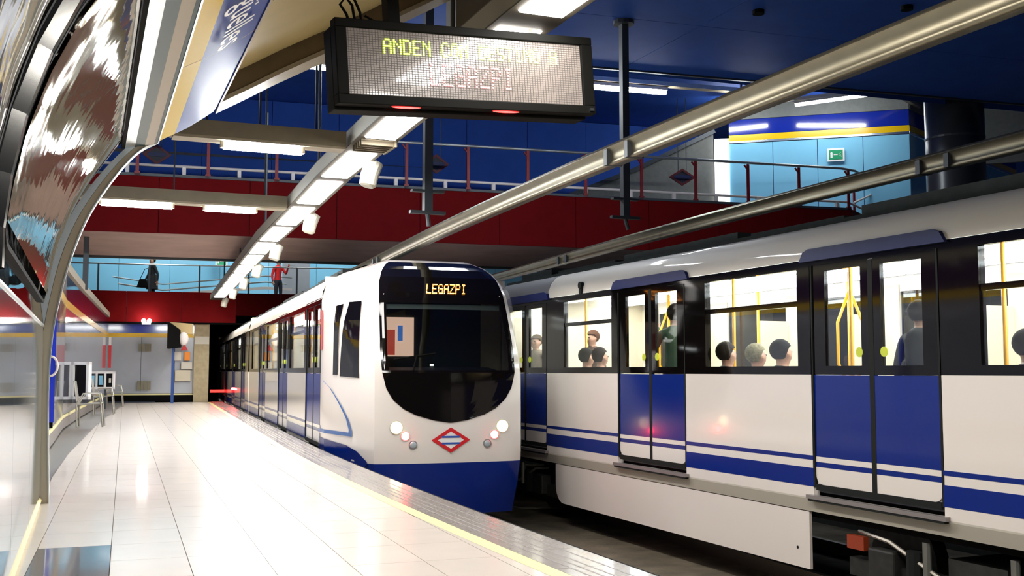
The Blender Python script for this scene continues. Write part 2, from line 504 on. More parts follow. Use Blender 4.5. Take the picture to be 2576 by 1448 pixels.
def ring(y0, y1, t0, t1, wd, push, m, name, r=0.5):
    # closed rounded rectangle gasket drawn on the curved surface
    LT = 2.05
    pts = []
    w_, h_ = (y1 - y0), (t1 - t0) * LT
    rr = min(r, w_ / 2, h_ / 2)
    for cx, cy, a0 in ((w_ - rr, h_ - rr, 0), (rr, h_ - rr, 90), (rr, rr, 180), (w_ - rr, rr, 270)):
        for k in range(7):
            an = R(a0 + 15 * k); pts.append((cx, cy, math.cos(an), math.sin(an), rr))
    out = []
    for cx, cy, c, s_, r_ in pts:
        out.append((cx + c * r_, cy + s_ * r_, cx + c * (r_ - wd), cy + s_ * (r_ - wd)))
    dense = []
    n = len(out)
    for i in range(n):
        a = out[i]; b = out[(i + 1) % n]
        L = math.hypot(a[0] - b[0], a[1] - b[1]); k = max(1, int(L / 0.12))
        for j in range(k):
            f = j / k; dense.append([a[q] + (b[q] - a[q]) * f for q in range(4)])
    dense.append(dense[0])
    rows = []
    for ax, ay, bx, by in dense:
        r_ = []
        for (x, y, pu) in ((ax, ay, push - .02), (ax, ay, push + .012), (bx, by, push + .012), (bx, by, push - .02)):
            a, z = onprof(min(max(t0 + y / LT, 0), 1), pu); r_.append(W(a, z, y0 + x))
        rows.append(r_)
    return MB().sweep(rows).build(name, m, wl)
ribs = [-2.6, 1.0, 4.3, 9.5]
for a, b in zip(ribs, ribs[1:]):
    patch(a + .03, b - .03, 0.0, 1.0, 0.0, M_MIRROR, 'curved_panel')
    g = ring(a + .22, b - .32, 0.10, 0.97, 0.035, 0.012, M_BLACK, 'gasket', r=0.42)
    patch(a + .34, b - .44, 0.15, 0.93, 0.03, M_RIPPLE, 'vitrine', bulge=0.05)
for y in ribs[:-1]:
    mb = MB(); rows = []
    for k in range(19):
        t = k / 18
        rows.append([W(*onprof(t, p_), y + dy) for dy, p_ in ((-.06, 0), (-.05, .05), (-.015, .055), (-.01, .02), (.01, .02), (.015, .055), (.05, .05), (.06, 0))])
    mb.sweep(rows).build('rib', mat('dark polished rib', (.20, .20, .19), .12, metal=1.0), wl)
# end arch frame at Y 9.65, two-toned with a pale lip
inner = [(-.21, 0), (-.235, .86), (-.23, 1.34), (-.18, 1.7), (-.11, 2.04), (-.01, 2.31), (.12, 2.55), (.27, 2.77), (.42, 2.95), (.56, 3.09)]
outer = [(-.07, 0), (-.10, .86), (-.085, 1.34), (-.03, 1.71), (.04, 2.01), (.14, 2.31), (.26, 2.55), (.42, 2.80), (.56, 2.96), (.70, 3.05)]
def mixp(f):
    return [(i[0] + (o_[0] - i[0]) * f, i[1] + (o_[1] - i[1]) * f) for i, o_ in zip(inner, outer)]
def smoothp(pl, n=4):
    out = []
    for i in range(len(pl) - 1):
        p0 = Vector(pl[max(i - 1, 0)]); p1 = Vector(pl[i]); p2 = Vector(pl[i + 1]); p3 = Vector(pl[min(i + 2, len(pl) - 1)])
        for k in range(n):
            t = k / n
            out.append(0.5 * ((2 * p1) + (-p0 + p2) * t + (2 * p0 - 5 * p1 + 4 * p2 - p3) * t * t + (-p0 + 3 * p1 - 3 * p2 + p3) * t ** 3))
    out.append(Vector(pl[-1])); return out
for f0, f1, m_, dy, nm in ((0.0, 0.46, M_CHROME, 0.0, 'arch_frame'), (0.44, 0.50, M_BLACK, 0.012, 'arch_seam'), (0.48, 0.93, M_FRAME, 0.0, 'arch_frame'), (0.93, 1.0, M_CHROMEL, -.012, 'arch_lip')):
    pa, pb = smoothp(mixp(f0)), smoothp(mixp(f1))
    mb = MB()
    mb.sweep([[W(a.x, a.y, 9.75), W(a.x, a.y, 9.62 + dy), W(b.x, b.y, 9.62 + dy), W(b.x, b.y, 9.75)] for a, b in zip(pa, pb)])
    mb.quad(W(pa[0].x, 0, 9.62 + dy), W(pb[0].x, 0, 9.62 + dy), W(pb[0].x, 0, 9.75), W(pa[0].x, 0, 9.75))
    mb.build(nm, m_, wl)
# longitudinal top frame: strips running back along the wall
tf = [((.40, 2.98), (.43, 2.99), M_BLACK, 'top_strip'), ((.43, 2.985), (.51, 3.005), M_CHROMEL, 'top_strip'), ((.51, 3.005), (.59, 3.022), M_TEAL, 'top_strip'), ((.59, 3.022), (.665, 3.04), M_FRAME, 'top_strip'), ((.665, 3.04), (.688, 3.047), M_TEAL, 'top_strip'), ((.688, 3.045), (.70, 3.052), M_CHROMEL, 'top_strip')]
for (a, z), (c, d), m_, nm in tf:
    n = Vector((d - z, -(c - a))).normalized() * .02
    MB().sweep([[W(a, z, y), W(a + n.x, z + n.y, y), W(c + n.x, d + n.y, y), W(c, d, y)] for y in (-3, 3, 9.62)]).build(nm, m_, wl)
# coloured band: yellow then dark blue, in glossy panels
bandY = [(.70, 3.055), (.76, 3.09), (.84, 3.135)]
bandB = [(.84, 3.135), (.95, 3.20), (1.07, 3.29), (1.19, 3.385)]
for a, b in zip([-3.0, -.5, 2.1, 4.65, 7.24], [-.5, 2.1, 4.65, 7.24, 9.66]):
    for bd, m_, nm in ((bandY, mat('near yellow band', (.62, .42, .0), .5, spec=.14), 'yellow_panel'), (bandB, mat('near blue band', (.010, .036, .25), .45, spec=.08), 'blue_panel')):
        e = 0.0
        MB().sweep([[W(x, z, a + .004) for x, z in bd], [W(x, z, b - .004) for x, z in bd]]).build(nm, m_, wl, smooth=True)
MB().sweep([[W(.70, 3.05, 9.66), W(.70, 3.09, 9.67)], [W(1.19, 3.38, 9.66), W(1.19, 3.42, 9.67)]]).build('band_end', M_CHROMEL, wl)
MB().sweep([[W(1.185, 3.37, y), W(1.205, 3.385, y)] for y in (-3, 9.66)]).build('band_lip', M_TAUPE, wl)
# station name along the blue band, reading away from the camera
nb = Vector((.33, 0, -.42)).normalized()
sx = Vector((SH, 1, 0)).normalized()
base = Vector(W(1.0, 3.215, 6.0)) + Vector((.012, 0, -.018))
# letters' up vector runs up the band (to the right), reading direction +Y
upv = Vector((.42, 0, .33)).normalized()
nrm = sx.cross(upv)
text('station_name', 'Argüelles', 0.33, M_WHP, wl, frame(Vector(W(.995, 3.23, 6.42)) + nrm * 0.012, sx, nrm), 0.001, label='white station name lettering', sx=1.15)
# beige vault ceiling above the band with end beam
vault = [(1.19, 3.385), (1.45, 3.54), (1.69, 3.69), (1.95, 3.84), (2.2, 3.98), (2.5, 4.16), (2.8, 4.36), (3.1, 4.54), (3.45, 4.75)]
ce = struct('ceiling')
random.seed(3)
for a, b in zip([-3.0, -1.2, 0.9, 2.7, 4.4, 5.9, 7.4], [-1.2, 0.9, 2.7, 4.4, 5.9, 7.4, 9.3]):
    for k0, k1 in ((0, 2), (2, 4), (4, 6), (6, 8)):
        dy = random.uniform(-.06, .06) * 0
        MB().sweep([[W(vault[k][0], vault[k][1] + .19, a + .006) for k in range(k0, k1 + 1)], [W(vault[k][0], vault[k][1] + .19, b - .006) for k in range(k0, k1 + 1)]]).build('vault_panel', M_BEIGE, ce)
MB().sweep([[W(x - .02, z + .24, -3) for x, z in vault], [W(x - .02, z + .24, 9.3) for x, z in vault]]).build('vault_backing', M_BLACK, ce)
# end beam of the vault (drops below the panels)
M_DN = mat('brown downstand', (.13, .085, .035), .7, var=.1)
MB().sweep([[W(x, z + .40, 9.30), W(x, z - .0, 9.36), W(x, z - .0, 9.72), W(x, z + .5, 9.72)] for x, z in vault]).build('downstand', M_DN, ce)
MB().sweep([[W(x, z + .03, 9.345), W(x, z - .012, 9.345), W(x, z - .02, 9.74), W(x, z + .03, 9.74)] for x, z in vault]).build('downstand_rim', M_TAUPE, ce)
MB().box(3.42, 4.35, 9.6, 9.9, 4.35, 6.4).build('bulkhead', M_TAUPED, ce)
MB().box(3.40, 3.50, -3, 9.7, 4.74, 6.4).build('vault_fascia', M_BROWN, ce)

# ================================================================ BLUE CEILING OVER THE TRACKS
ux = Vector((math.cos(.055), -math.sin(.055), 0)); uy = Vector((math.sin(.055), math.cos(.055), 0))
def G(x, y, z, o=(0, 0)):
    return Vector((x, y, z))
A0 = Vector((-3.0, 17.75, 6.42)); A1 = Vector((24, 15.0, 6.42))
n_ = 9
for i in range(n_):
    for j in range(8):
        x0 = -3 + i * 3; x1 = x0 + 3
        def yt(x, j=j, k=0):
            full_ = A0.y + (A1.y - A0.y) * (x + 3) / 27
            return -4 + (full_ + 4) * (j + k) / 8
        if x1 <= 3.1 and j < 4: continue
        MB().prism([(x0 + .006, yt(x0) , 6.42), (x1 - .006, yt(x1), 6.42), (x1 - .006, yt(x1, j, 1) - .012, 6.42), (x0 + .006, yt(x0, j, 1) - .012, 6.42)], (0, 0, .05)).build('ceiling_panel', M_BLUEC, ce)
# ceiling fixings
for p in ((11.3, 12.0), (9.4, 13.0), (13.5, 9.0)):
    MB().tube([(p[0], p[1], 6.42), (p[0], p[1], 6.36)], .09, 10).build('ceiling_fixing', M_BLACK, ce)
# ceiling end fascia
mb = MB(); mb.bar(A0 + Vector((0, .02, .2)), A1 + Vector((0, .02, .2)), .06, .46)
mb.build('ceiling_edge', M_POLE, ce)
# upper ceiling and back wall of the mezzanine void
cu = struct('ceiling_upper')
MB().quad((-14, 18.0, 8.9), (34, 14.5, 8.9), (36, 42, 8.9), (-14, 42, 8.9)).build if False else None
m1 = MB(); m1.quad((-14, 18.0, 8.95), (40, 14.0, 8.95), (40, 46, 8.95), (-14, 46, 8.95)); m1.build('ceiling_slab', M_BLUEC, cu)
m1 = MB(); m1.quad((-14, 18.4, 6.42), (40, 14.6, 6.42), (40, 14.6, 8.95), (-14, 18.4, 8.95)); m1.build('ceiling_drop', M_BLUEC, cu)
wb = struct('wall_back')
bwa = Vector((-12.0, 33.2, 0)); bwb = Vector((19.0, 29.7, 0)); d_ = (bwb - bwa)
nn = 16
for i in range(nn):
    a = bwa + d_ * (i / nn); b = bwa + d_ * ((i + 1) / nn)
    e = d_.normalized() * .008
    MB().prism([a + e + Vector((0, 0, 4.9)), b - e + Vector((0, 0, 4.9)), b - e + Vector((0, 0, 8.93)), a + e + Vector((0, 0, 8.93))], (0, .08, 0)).build('wall_panel', M_BLUEC, wb)
m1 = MB(); m1.prism([bwa + Vector((0, .06, 4.8)), bwb + Vector((0, .06, 4.8)), bwb + Vector((0, .06, 8.9)), bwa + Vector((0, .06, 8.9))], (0, .1, 0)); m1.build('wall_backing', M_BLACK, wb)

# ================================================================ LOBBY AT THE RIGHT, upper level
wr = struct('wall_lobby')
LA = Vector((18.1, 26.6, 0)); LB = Vector((22.04, 23.45, 0)); LC = Vector((30.5, 27.4, 0))
def wallseg(a, b, z0, z1, m_, par, name, th=.06, n=1, gap=.008, push=0.0):
    d = (b - a); nr = Vector((-d.y, d.x, 0)).normalized()
    if nr.dot(Vector((0, 0, 0)) - a) > 0: nr = -nr     # away from the viewer side
    e = d.normalized() * gap
    for i in range(n):
        p = a + d * (i / n) - nr * push; q = a + d * ((i + 1) / n) - nr * push
        MB().prism([p + e + Vector((0, 0, z0)), q - e + Vector((0, 0, z0)), q - e + Vector((0, 0, z1)), p + e + Vector((0, 0, z1))], nr * th).build(name, m_, par)
for a, b, n in ((LA, LB, 4), (LB, LC, 7)):
    wallseg(a, b, 4.9, 7.78, M_CYAN, wr, 'wall_panel', n=n)
    wallseg(a, b, 7.80, 7.86, M_CHROMEL, wr, 'trim_strip', gap=0, push=.02)
    wallseg(a, b, 7.86, 8.04, M_YELB, wr, 'yellow_band', gap=0, push=.01)
    wallseg(a, b, 8.05, 8.50, M_BLUEB, wr, 'blue_band', gap=0)
    wallseg(a, b, 8.50, 8.93, M_GREY, wr, 'lintel', gap=0, push=.05)
wallseg(LA + Vector((-.35, .25, 0)), LA, 5.0, 7.95, mat('white pillar with emission', (.9, .9, .9), .4, emit=(1, 1, 1), estr=1.2), wr, 'glowing_pillar', th=.3, gap=0, push=.05)  # white pillar; the light falling on it is put in as emission
# grey sloping wall with a diagonal head left of the lobby
m1 = MB(); m1.prism([(13.2, 27.9, 5.2), (17.75, 26.9, 5.2), (17.75, 26.9, 8.15), (15.4, 27.5, 6.95), (13.2, 27.9, 6.05)], (.05, .25, 0)); m1.build('sloping_wall', M_GREY, wr)
m1 = MB(); m1.bar((13.1, 27.88, 6.0), (15.4, 27.42, 6.98), .12, .12); m1.bar((15.4, 27.42, 6.98), (17.75, 26.85, 8.2), .12, .12); m1.build('sloping_coping', M_POLE, wr)
m1 = MB(); m1.prism([(23.6, 23.6, 7.0), (26.8, 20.6, 7.0), (26.8, 20.6, 8.93), (23.6, 23.6, 8.93)], (.05, .1, 0)); m1.build('hanging_bulkhead', M_GREY, wr)
# exit sign
def exit_sign(loc, rz, label, sc=1.0):
    t = thing('exit_sign', label, 'sign', loc, rz)
    MB().box(-.24 * sc, .24 * sc, 0, .03, -.19 * sc, .19 * sc).build('border', M_WHP, t)
    MB().box(-.19 * sc, .19 * sc, -.012, 0, -.135 * sc, .135 * sc).build('green_field', M_GREEN, t)
    m = MB()
    m.ball((-.12 * sc, -.014, .04 * sc), .035 * sc, (1, .2, 1)); m.box(-.15 * sc, -.09 * sc, -.02, -.012, -.09 * sc, .02 * sc)
    m.box(-.06 * sc, .05 * sc, -.02, -.012, -.012 * sc, .012 * sc)
    m.bar((.08 * sc, -.016, 0), (.14 * sc, -.016, .06 * sc), .006, .025 * sc, (0, 1, 0)); m.bar((.08 * sc, -.016, 0), (.14 * sc, -.016, -.06 * sc), .006, .025 * sc, (0, 1, 0)); m.bar((.12 * sc, -.016, .02 * sc), (.16 * sc, -.016, -.07 * sc), .006, .03 * sc, (0, 1, 0))
    m.build('pictogram', M_WHP, t)
    return t
lang = math.atan2(LB.y - LA.y, LB.x - LA.x)
el = LA + (LB - LA) * .60
exit_sign((el.x - .06, el.y - .08, 7.28), lang, 'green and white exit pictogram sign on the light blue lobby wall at upper right')

# tubes in front of the lobby and across the void
def tube_light(a, b, label, group, m_=M_TUBE2, r=.03, body=True):
    a = Vector(a); b = Vector(b)
    t = thing('tube_light', label, 'light', (a + b) / 2, math.atan2(b.y - a.y, b.x - a.x), group)
    L = (b - a).length
    MB().box(-L / 2, L / 2, -.06, .06, .03, .09).build('housing', M_TAUPE, t)
    MB().tube([(-L / 2 + .02, 0, 0), (L / 2 - .02, 0, 0)], r, 10).build('tube', m_, t, smooth=True)
    return t
lamp_line = [((5.6, 17.95, 6.34), (7.5, 17.72, 6.34), 'added tube light of the upper hall, unseen behind the display sign'), ((-1.0, 18.5, 6.34), (1.2, 18.3, 6.34), 'tube light of the upper hall left, above the vault'), ((3.2, 18.2, 6.33), (4.6, 18.15, 6.33), 'bright tube light just under the rim of the beige vault'), ((8.6, 17.62, 6.35), (10.45, 17.4, 6.35), 'tube light crossed by the taller steel pole, right of the display sign'), ((11.75, 17.2, 6.36), (12.65, 17.1, 6.36), 'short tube light left of the lobby corner'),  # first tube is an unseen extra that brightens the blue walls
             ]
for a, b, l in lamp_line:
    tube_light(a, b, l, 'tube lights across the upper hall', r=.05)
tc_ = thing('light_channel', 'thin taupe steel channel carrying tube lights across the blue upper hall', 'light channel')
m1 = MB(); m1.bar((-2, 18.75, 6.49), (13.0, 17.1, 6.49), .16, .08); 
m1.build('channel', M_TAUPE, tc_)
for x in (0, 4, 8, 12): MB().box(x - .015, x + .015, 18.5 - x * .11, 18.53 - x * .11, 6.42, 8.95).build('hanger', M_POLE, tc_)
# lobby lamps
M_LOBT = lamp('lobby tube', (.95, 1, 1), 45.0)
for a, b, l in (((18.80, 24.37, 8.55), (19.98, 22.62, 8.50), 'long tube light slanting along the lobby ceiling'), ((23.2, 24.0, 8.55), (25.2, 25.1, 8.55), 'tube light at the right end of the lobby, beyond the column'), ((16.9, 25.6, 8.55), (18.2, 25.0, 8.55), 'tube light left of the lobby corner in the upper hall')):
    tube_light(a, b, l, 'lobby ceiling tubes', r=.05, m_=M_LOBT)
lc = thing('light_channel', 'thin taupe channel of the lobby lights with a bend near the column', 'light channel')
m1 = MB(); m1.bar((18.4, 24.95, 8.70), (20.32, 22.42, 8.68), .14, .07); m1.bar((20.32, 22.42, 8.68), (22.6, 23.64, 8.66), .12, .07); m1.build('channel', M_TAUPE, lc)

# round column with flared capital
t = thing('column', 'thick dark metal clad round column with flared top behind the right train', 'column', (16.75, 16.55, 0))
m1 = MB(); m1.tube([(0, 0, z) for z in (-.1, 2, 3.6, 5.2, 6.82)], .575, 28); m1.build('shaft', M_DUCT, t, smooth=True)
m1 = MB(); m1.tube([(0, 0, 6.82), (0, 0, 7.1), (0, 0, 7.5), (0, 0, 8.9)], [.6, .8, 1.05, 1.6], 28, cap=False); m1.build('capital', M_DUCT, t, smooth=True)
for z in (2.6, 4.2, 5.8):
    m1 = MB(); m1.tube([(0, 0, z - .02), (0, 0, z + .02)], .585, 28); m1.build('ring', M_POLE, t)

# ================================================================ FOOTBRIDGES
def person(label, loc, rz, pose='stand', shirt=(0.3, 0.02, 0.02), pants=(0.02, 0.02, 0.03), hair=(0.02, 0.012, 0.008), skin=M_SKIN, h=1.72, longcoat=False, group=None, longhair=False, sleeves=True):
    k = h / 1.72
    t = thing('person', label, 'person', loc, rz, group)
    V = []; E = []; Rr = []
    def v(x, y, z, r, p=None):
        V.append((x * k, y * k, z * k)); Rr.append(r * k)
        if p is not None: E.append((p, len(V) - 1))
        return len(V) - 1
    sit = pose == 'sit'
    dz = -0.46 if sit else 0.0
    pel = v(0, 0, .96 + dz, .135)
    w1 = v(0, .01, 1.10 + dz, .13, pel); ch = v(0, .01, 1.28 + dz, .15, w1); up = v(0, 0, 1.42 + dz, .12, ch)
    nk = v(0, -.01, 1.50 + dz, .056, up); jw = v(0, -.03, 1.565 + dz, .072, nk); md = v(0, -.012, 1.64 + dz, .093, jw); cr = v(0, -.005, 1.70 + dz, .06, md)
    v(0, -.118, 1.60 + dz, .013, md)
    for s in (-1, 1):
        v(s * .10, 0, 1.62 + dz, .014, md)
    walk = 0.16 if pose == 'walk' else 0.0
    for s in (-1, 1):
        sh = v(s * .18, 0, 1.40 + dz, .062, up)
        if sit:
            el_ = v(s * .23, -.04, 1.14 + dz, .046, sh); wr_ = v(s * .16, -.24, 1.02 + dz, .03, el_)
        elif pose == 'hold' and s == 1:
            el_ = v(s * .27, -.10, 1.20, .046, sh); wr_ = v(s * .22, -.28, 1.42, .03, el_)
        else:
            el_ = v(s * .25, .03 + walk * .4 * s, 1.13 + dz, .046, sh); wr_ = v(s * .26, -.05 + walk * .8 * s, .90 + dz, .03, el_)
        A = Vector(V[wr_]) - Vector(V[el_]); A = A.normalized()
        wp = Vector(V[wr_]) / k
        pm = v(*(wp + A * .06), .034, wr_)
        for q in range(4):
            L_ = (.062, .075, .070, .055)[q]
            o_ = Vector((0, (q - 1.5) * .018, 0))
            f1 = v(*(wp + A * .10 + o_), .0095, pm); v(*(wp + A * (.10 + L_) + o_ + Vector((-s * .014, 0, 0))), .008, f1)
        f1 = v(*(wp + A * .05 + Vector((-s * .01, -.045, 0))), .011, pm); v(*(wp + A * .09 + Vector((-s * .02, -.06, 0))), .009, f1)
        hp = v(s * .09, 0, .92 + dz, .092, pel)
        if sit:
            kn = v(s * .11, -.43, .50, .066, hp); an = v(s * .11, -.44, .10, .042, kn)
        else:
            kn = v(s * .10, -.02 - walk * s * .8, .50, .064, hp); an = v(s * .10, .03 - walk * s, .09, .042, kn)
        ft = v(V[an][0] / k, V[an][1] / k - .13, .045, .036, an)
    me = bpy.data.meshes.new('body'); me.from_pydata(V, E, [])
    o = bpy.data.objects.new('body', me); C.objects.link(o)
    md_ = o.modifiers.new('s', 'SKIN'); md_.use_smooth_shade = True
    sk = me.skin_vertices[0].data
    for i, r_ in enumerate(Rr): sk[i].radius = (r_, r_ * (.8 if i in (0, 1, 2, 3) else 1.0))
    for i in range(len(Rr)): sk[i].use_root = (i == 0)
    sb = o.modifiers.new('b', 'SUBSURF'); sb.levels = 1; sb.render_levels = 1
    bpy.context.view_layer.update()
    m2 = bpy.data.meshes.new_from_object(o.evaluated_get(bpy.context.evaluated_depsgraph_get()))
    o.modifiers.clear(); o.data = m2; bpy.data.meshes.remove(me)
    sm = mat('shirt %.3f %.3f %.3f' % shirt, shirt, .8, var=.15, vscale=9); pm_ = mat('trousers %.3f %.3f %.3f' % pants, pants, .8); hm = mat('hair %.3f %.3f %.3f' % hair, hair, .75, var=.3, vscale=40, spec=.12)
    m2.materials.clear()
    for x in (skin, sm, pm_, M_BLACK): m2.materials.append(x)
    for pl in m2.polygons:
        c = pl.center / k
        z = c.z - dz
        pl.use_smooth = True
        if z > 1.50: mi = 0
        elif sit and c.y < -.30 and c.z < .13: mi = 3
        elif not sit and c.z < .10: mi = 3
        elif z > (.80 if longcoat else .98) or (abs(c.x) > .17 and z > (.9 if sit else .92)): mi = 1
        else: mi = 2
        if (abs(c.x) > .19 and not sit and c.z < .90) or (sit and c.y < -.24 and abs(c.x) < .3 and c.z > .5 and c.z > .53): mi = 0
        pl.material_index = mi
    o.parent = t
    hz = 1.655 + dz
    m1 = MB(); base = len(m1.v); n, mm = 14, 8
    for i in range(mm + 1):
        th = math.pi * .82 * i / mm
        for q in range(n):
            p = 2 * math.pi * q / n
            fr = max(0.0, -math.sin(p))
            rr = .106; z_ = rr * math.cos(th)
            if fr > .3: z_ = max(z_, .035)
            m1.v.append((rr * math.sin(th) * math.cos(p) * k, (rr * math.sin(th) * math.sin(p) + .006) * k, (hz + z_) * k))
    for i in range(mm):
        for q in range(n):
            m1.f.append((i * n + q, (i + 1) * n + q, (i + 1) * n + (q + 1) % n, i * n + (q + 1) % n)); m1.mi.append(0)
    if longhair:
        m1.tube([(0, .07 * k, (hz + .0) * k), (0, .085 * k, (hz - .12) * k), (0, .08 * k, (hz - .24) * k)], [.085 * k, .08 * k, .045 * k], 10)
    m1.build('hair', hm, t, smooth=True)
    m1 = MB()
    for s in (-1, 1): m1.ball((s * .032 * k, -.098 * k, (hz - .02) * k), .011 * k)
    m1.build('eyes', M_EYE, t)
    m1 = MB(); m1.box(-.022 * k, .022 * k, -.104 * k, -.092 * k, (hz - .088) * k, (hz - .08) * k); m1.build('mouth', mat('lips', (.35, .10, .08), .5), t)
    if longcoat:
        m1 = MB(); m1.tube([(0, 0, 1.12 * k), (0, 0, .9 * k), (0, 0.01, .62 * k)], [.15 * k, .18 * k, .20 * k], 14, cap=False); m1.build('coat_skirt', sm, t, smooth=True)
    return t

hd = -0.105
brA = Vector((-4.0, 25.35, 0)); brB = Vector((19.4, 22.87, 0)); brd = (brB - brA); brn = Vector((-brd.y, brd.x, 0)).normalized()
def footbridge(nm, lab, A, B, depth, z0, z1, npan, soffm, redm, dz=None):
    dz = z1 if dz is None else dz
    t = thing(nm, lab, 'bridge')
    d = B - A; n = Vector((-d.y, d.x, 0)).normalized(); e = d.normalized() * .006
    for i in range(npan):
        p = A + d * i / npan; q = A + d * (i + 1) / npan
        MB().prism([p + e + Vector((0, 0, z0)), q - e + Vector((0, 0, z0)), q - e + Vector((0, 0, z1 - .06)), p + e + Vector((0, 0, z1 - .06))], n * .06).build('fascia_panel', redm, t)
    m = MB(); m.prism([A + n * .03 + Vector((0, 0, z0 + .01)), B + n * .03 + Vector((0, 0, z0 + .01)), B + n * .03 + Vector((0, 0, z1 - .08)), A + n * .03 + Vector((0, 0, z1 - .08))], n * .1)
    m.build('fascia_backing', M_BLACK, t)
    m = MB(); m.prism([A - n * .03 + Vector((0, 0, z1 - .06)), B - n * .03 + Vector((0, 0, z1 - .06)), B + n * .2 + Vector((0, 0, z1 - .06)), A + n * .2 + Vector((0, 0, z1 - .06))], (0, 0, .06))
    m.prism([A + n * .1 + Vector((0, 0, dz - .06)), B + n * .1 + Vector((0, 0, dz - .06)), B + n * depth + Vector((0, 0, dz - .06)), A + n * depth + Vector((0, 0, dz - .06))], (0, 0, .06))
    m.build('deck', M_POLE, t)
    m = MB(); m.prism([A + n * .05 + Vector((0, 0, z0)), B + n * .05 + Vector((0, 0, z0)), B + n * depth + Vector((0, 0, z0)), A + n * depth + Vector((0, 0, z0))], (0, 0, .05))
    m.build('soffit', soffm, t)
    m = MB(); m.prism([A + n * depth + Vector((0, 0, z0 - .06)), B + n * depth + Vector((0, 0, z0 - .06)), B + n * depth + Vector((0, 0, z1 - .06)), A + n * depth + Vector((0, 0, z1 - .06))], n * .12)
    m.build('edge_beam', M_POLE, t)
    return t
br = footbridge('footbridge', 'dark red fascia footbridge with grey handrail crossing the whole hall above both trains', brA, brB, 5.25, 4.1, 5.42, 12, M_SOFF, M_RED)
# continuing corner of the bridge towards the right
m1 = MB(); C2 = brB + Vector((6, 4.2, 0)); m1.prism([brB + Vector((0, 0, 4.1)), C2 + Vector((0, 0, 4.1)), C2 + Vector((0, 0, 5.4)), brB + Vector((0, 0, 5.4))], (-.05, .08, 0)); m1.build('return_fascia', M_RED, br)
rl = MB(); rl.tube([tuple(brA + Vector((0, 0, 6.45))), tuple(brA + brd * .5 + Vector((0, 0, 6.47))), tuple(brB + Vector((-.3, 0, 6.48))), tuple(brB + Vector((.3, .15, 6.48))), tuple(C2 + Vector((0, 0, 6.48)))], .035, 8)
rail = rl.build('handrail', M_RAILT, br, smooth=True)
rl = MB(); rl.tube([tuple(brA + brn * .12 + Vector((0, 0, 5.64))), tuple(brB + brn * .12 + Vector((0, 0, 5.60))), tuple(C2 + Vector((0, 0, 5.60)))], .033, 8)
pipe = rl.build('pipe', M_PIPEW, br, smooth=True)
posts = [0.62 + 0.0, ]
L = brd.length; e = brd.normalized()
for i in range(16):
    s_ = 0.9 + 1.505 * i * 1.0
    if s_ > L: break
    p = brA + e * s_
    m = MB(); m.box(-.035, .035, -.02, .02, 5.36, 6.44); m.bar((0, 0, 6.28), (-.11, 0, 6.42), .03, .04, (0, 1, 0)); m.box(-.06, .06, -.03, .03, 5.36, 5.46)
    o = m.build('post', M_POST, br); o.location = (p.x, p.y, 0); o.rotation_euler = (0, 0, math.atan2(brd.y, brd.x))
for i in range(20):
    s_ = 0.4 + 1.2 * i
    if s_ > L: break
    p = brA + e * s_ + brn * .12
    m = MB(); m.box(-.04, .04, -.04, .04, 5.42, 5.61)
    o = m.build('pipe_bracket', M_PIPEW, br); o.location = (p.x, p.y, 0)
# short stair railings at the right end
for i, (x0, z) in enumerate(((20.4, 5.6), (22.0, 6.1), (23.8, 6.5))):
    m = MB(); m.box(-.03, .03, -.02, .02, 5.3, z + .5); o = m.build('stair_post', M_POST, br); o.location = (x0, 23.9 + i * .6, 0)
m1 = MB(); m1.tube([(20.3, 23.8, 5.75), (22.2, 24.5, 6.45), (25.0, 25.4, 6.55)], .03, 8); m1.build('stair_rail', M_PIPEW, br)
m1 = MB(); m1.tube([(22.0, 24.4, 6.95), (24.6, 25.0, 6.05)], .04, 8); m1.build('stair_brace', M_RAILT, br)

# metro diamonds hanging in front of the back wall
def diamond(loc, rz, hw, hh, label, m_in=M_BLUEB):
    t = thing('diamond_sign', label, 'sign', loc, rz, None)
    m = MB()
    o_ = [(-hw, 0, 0), (0, 0, -hh), (hw, 0, 0), (0, 0, hh)]; i_ = [(x * .72, 0, z * .72) for x, y, z in o_]
    for k in range(4):
        a, b = o_[k], o_[(k + 1) % 4]; c, d = i_[(k + 1) % 4], i_[k]
        m.prism([a, b, c, d], (0, .05, 0))
    m.build('diamond_frame', mat('dull red diamond frame', (.12, .008, .012), .5), t)
    m = MB(); m.prism([(x * .72, .015, z * .72) for x, y, z in o_], (0, .02, 0)); m.build('diamond_field', mat('dull dark field', (.018, .02, .035), .5), t)
    m = MB(); m.box(-hw * .62, hw * .62, -.005, .015, -hh * .2, hh * .2); m.build('diamond_bar', mat('dull blue bar', (.012, .02, .09), .5), t)
    for s in (-1, 1): MB().box(s * hw * .3 - .01, s * hw * .3 + .01, .02, .035, hh * .6, 8.9 - loc[2]).build('hanger', M_POLE, t)
    return t
diamond((1.95, 27.0, 6.29), hd, .34, .25, 'dark diamond emblem sign hanging above the left part of the footbridge')
diamond((9.14, 27.2, 6.63), hd, .36, .27, 'dark diamond emblem sign half hidden by the thin steel pole in mid hall')
diamond((16.23, 26.2, 6.60), -.25, .40, .25, 'dark diamond emblem sign on the grey wall left of the lobby')

# second footbridge, over the far wall, with people
fA = Vector((-4.0, 40.9, 0)); fB = Vector((14.5, 37.9, 0))
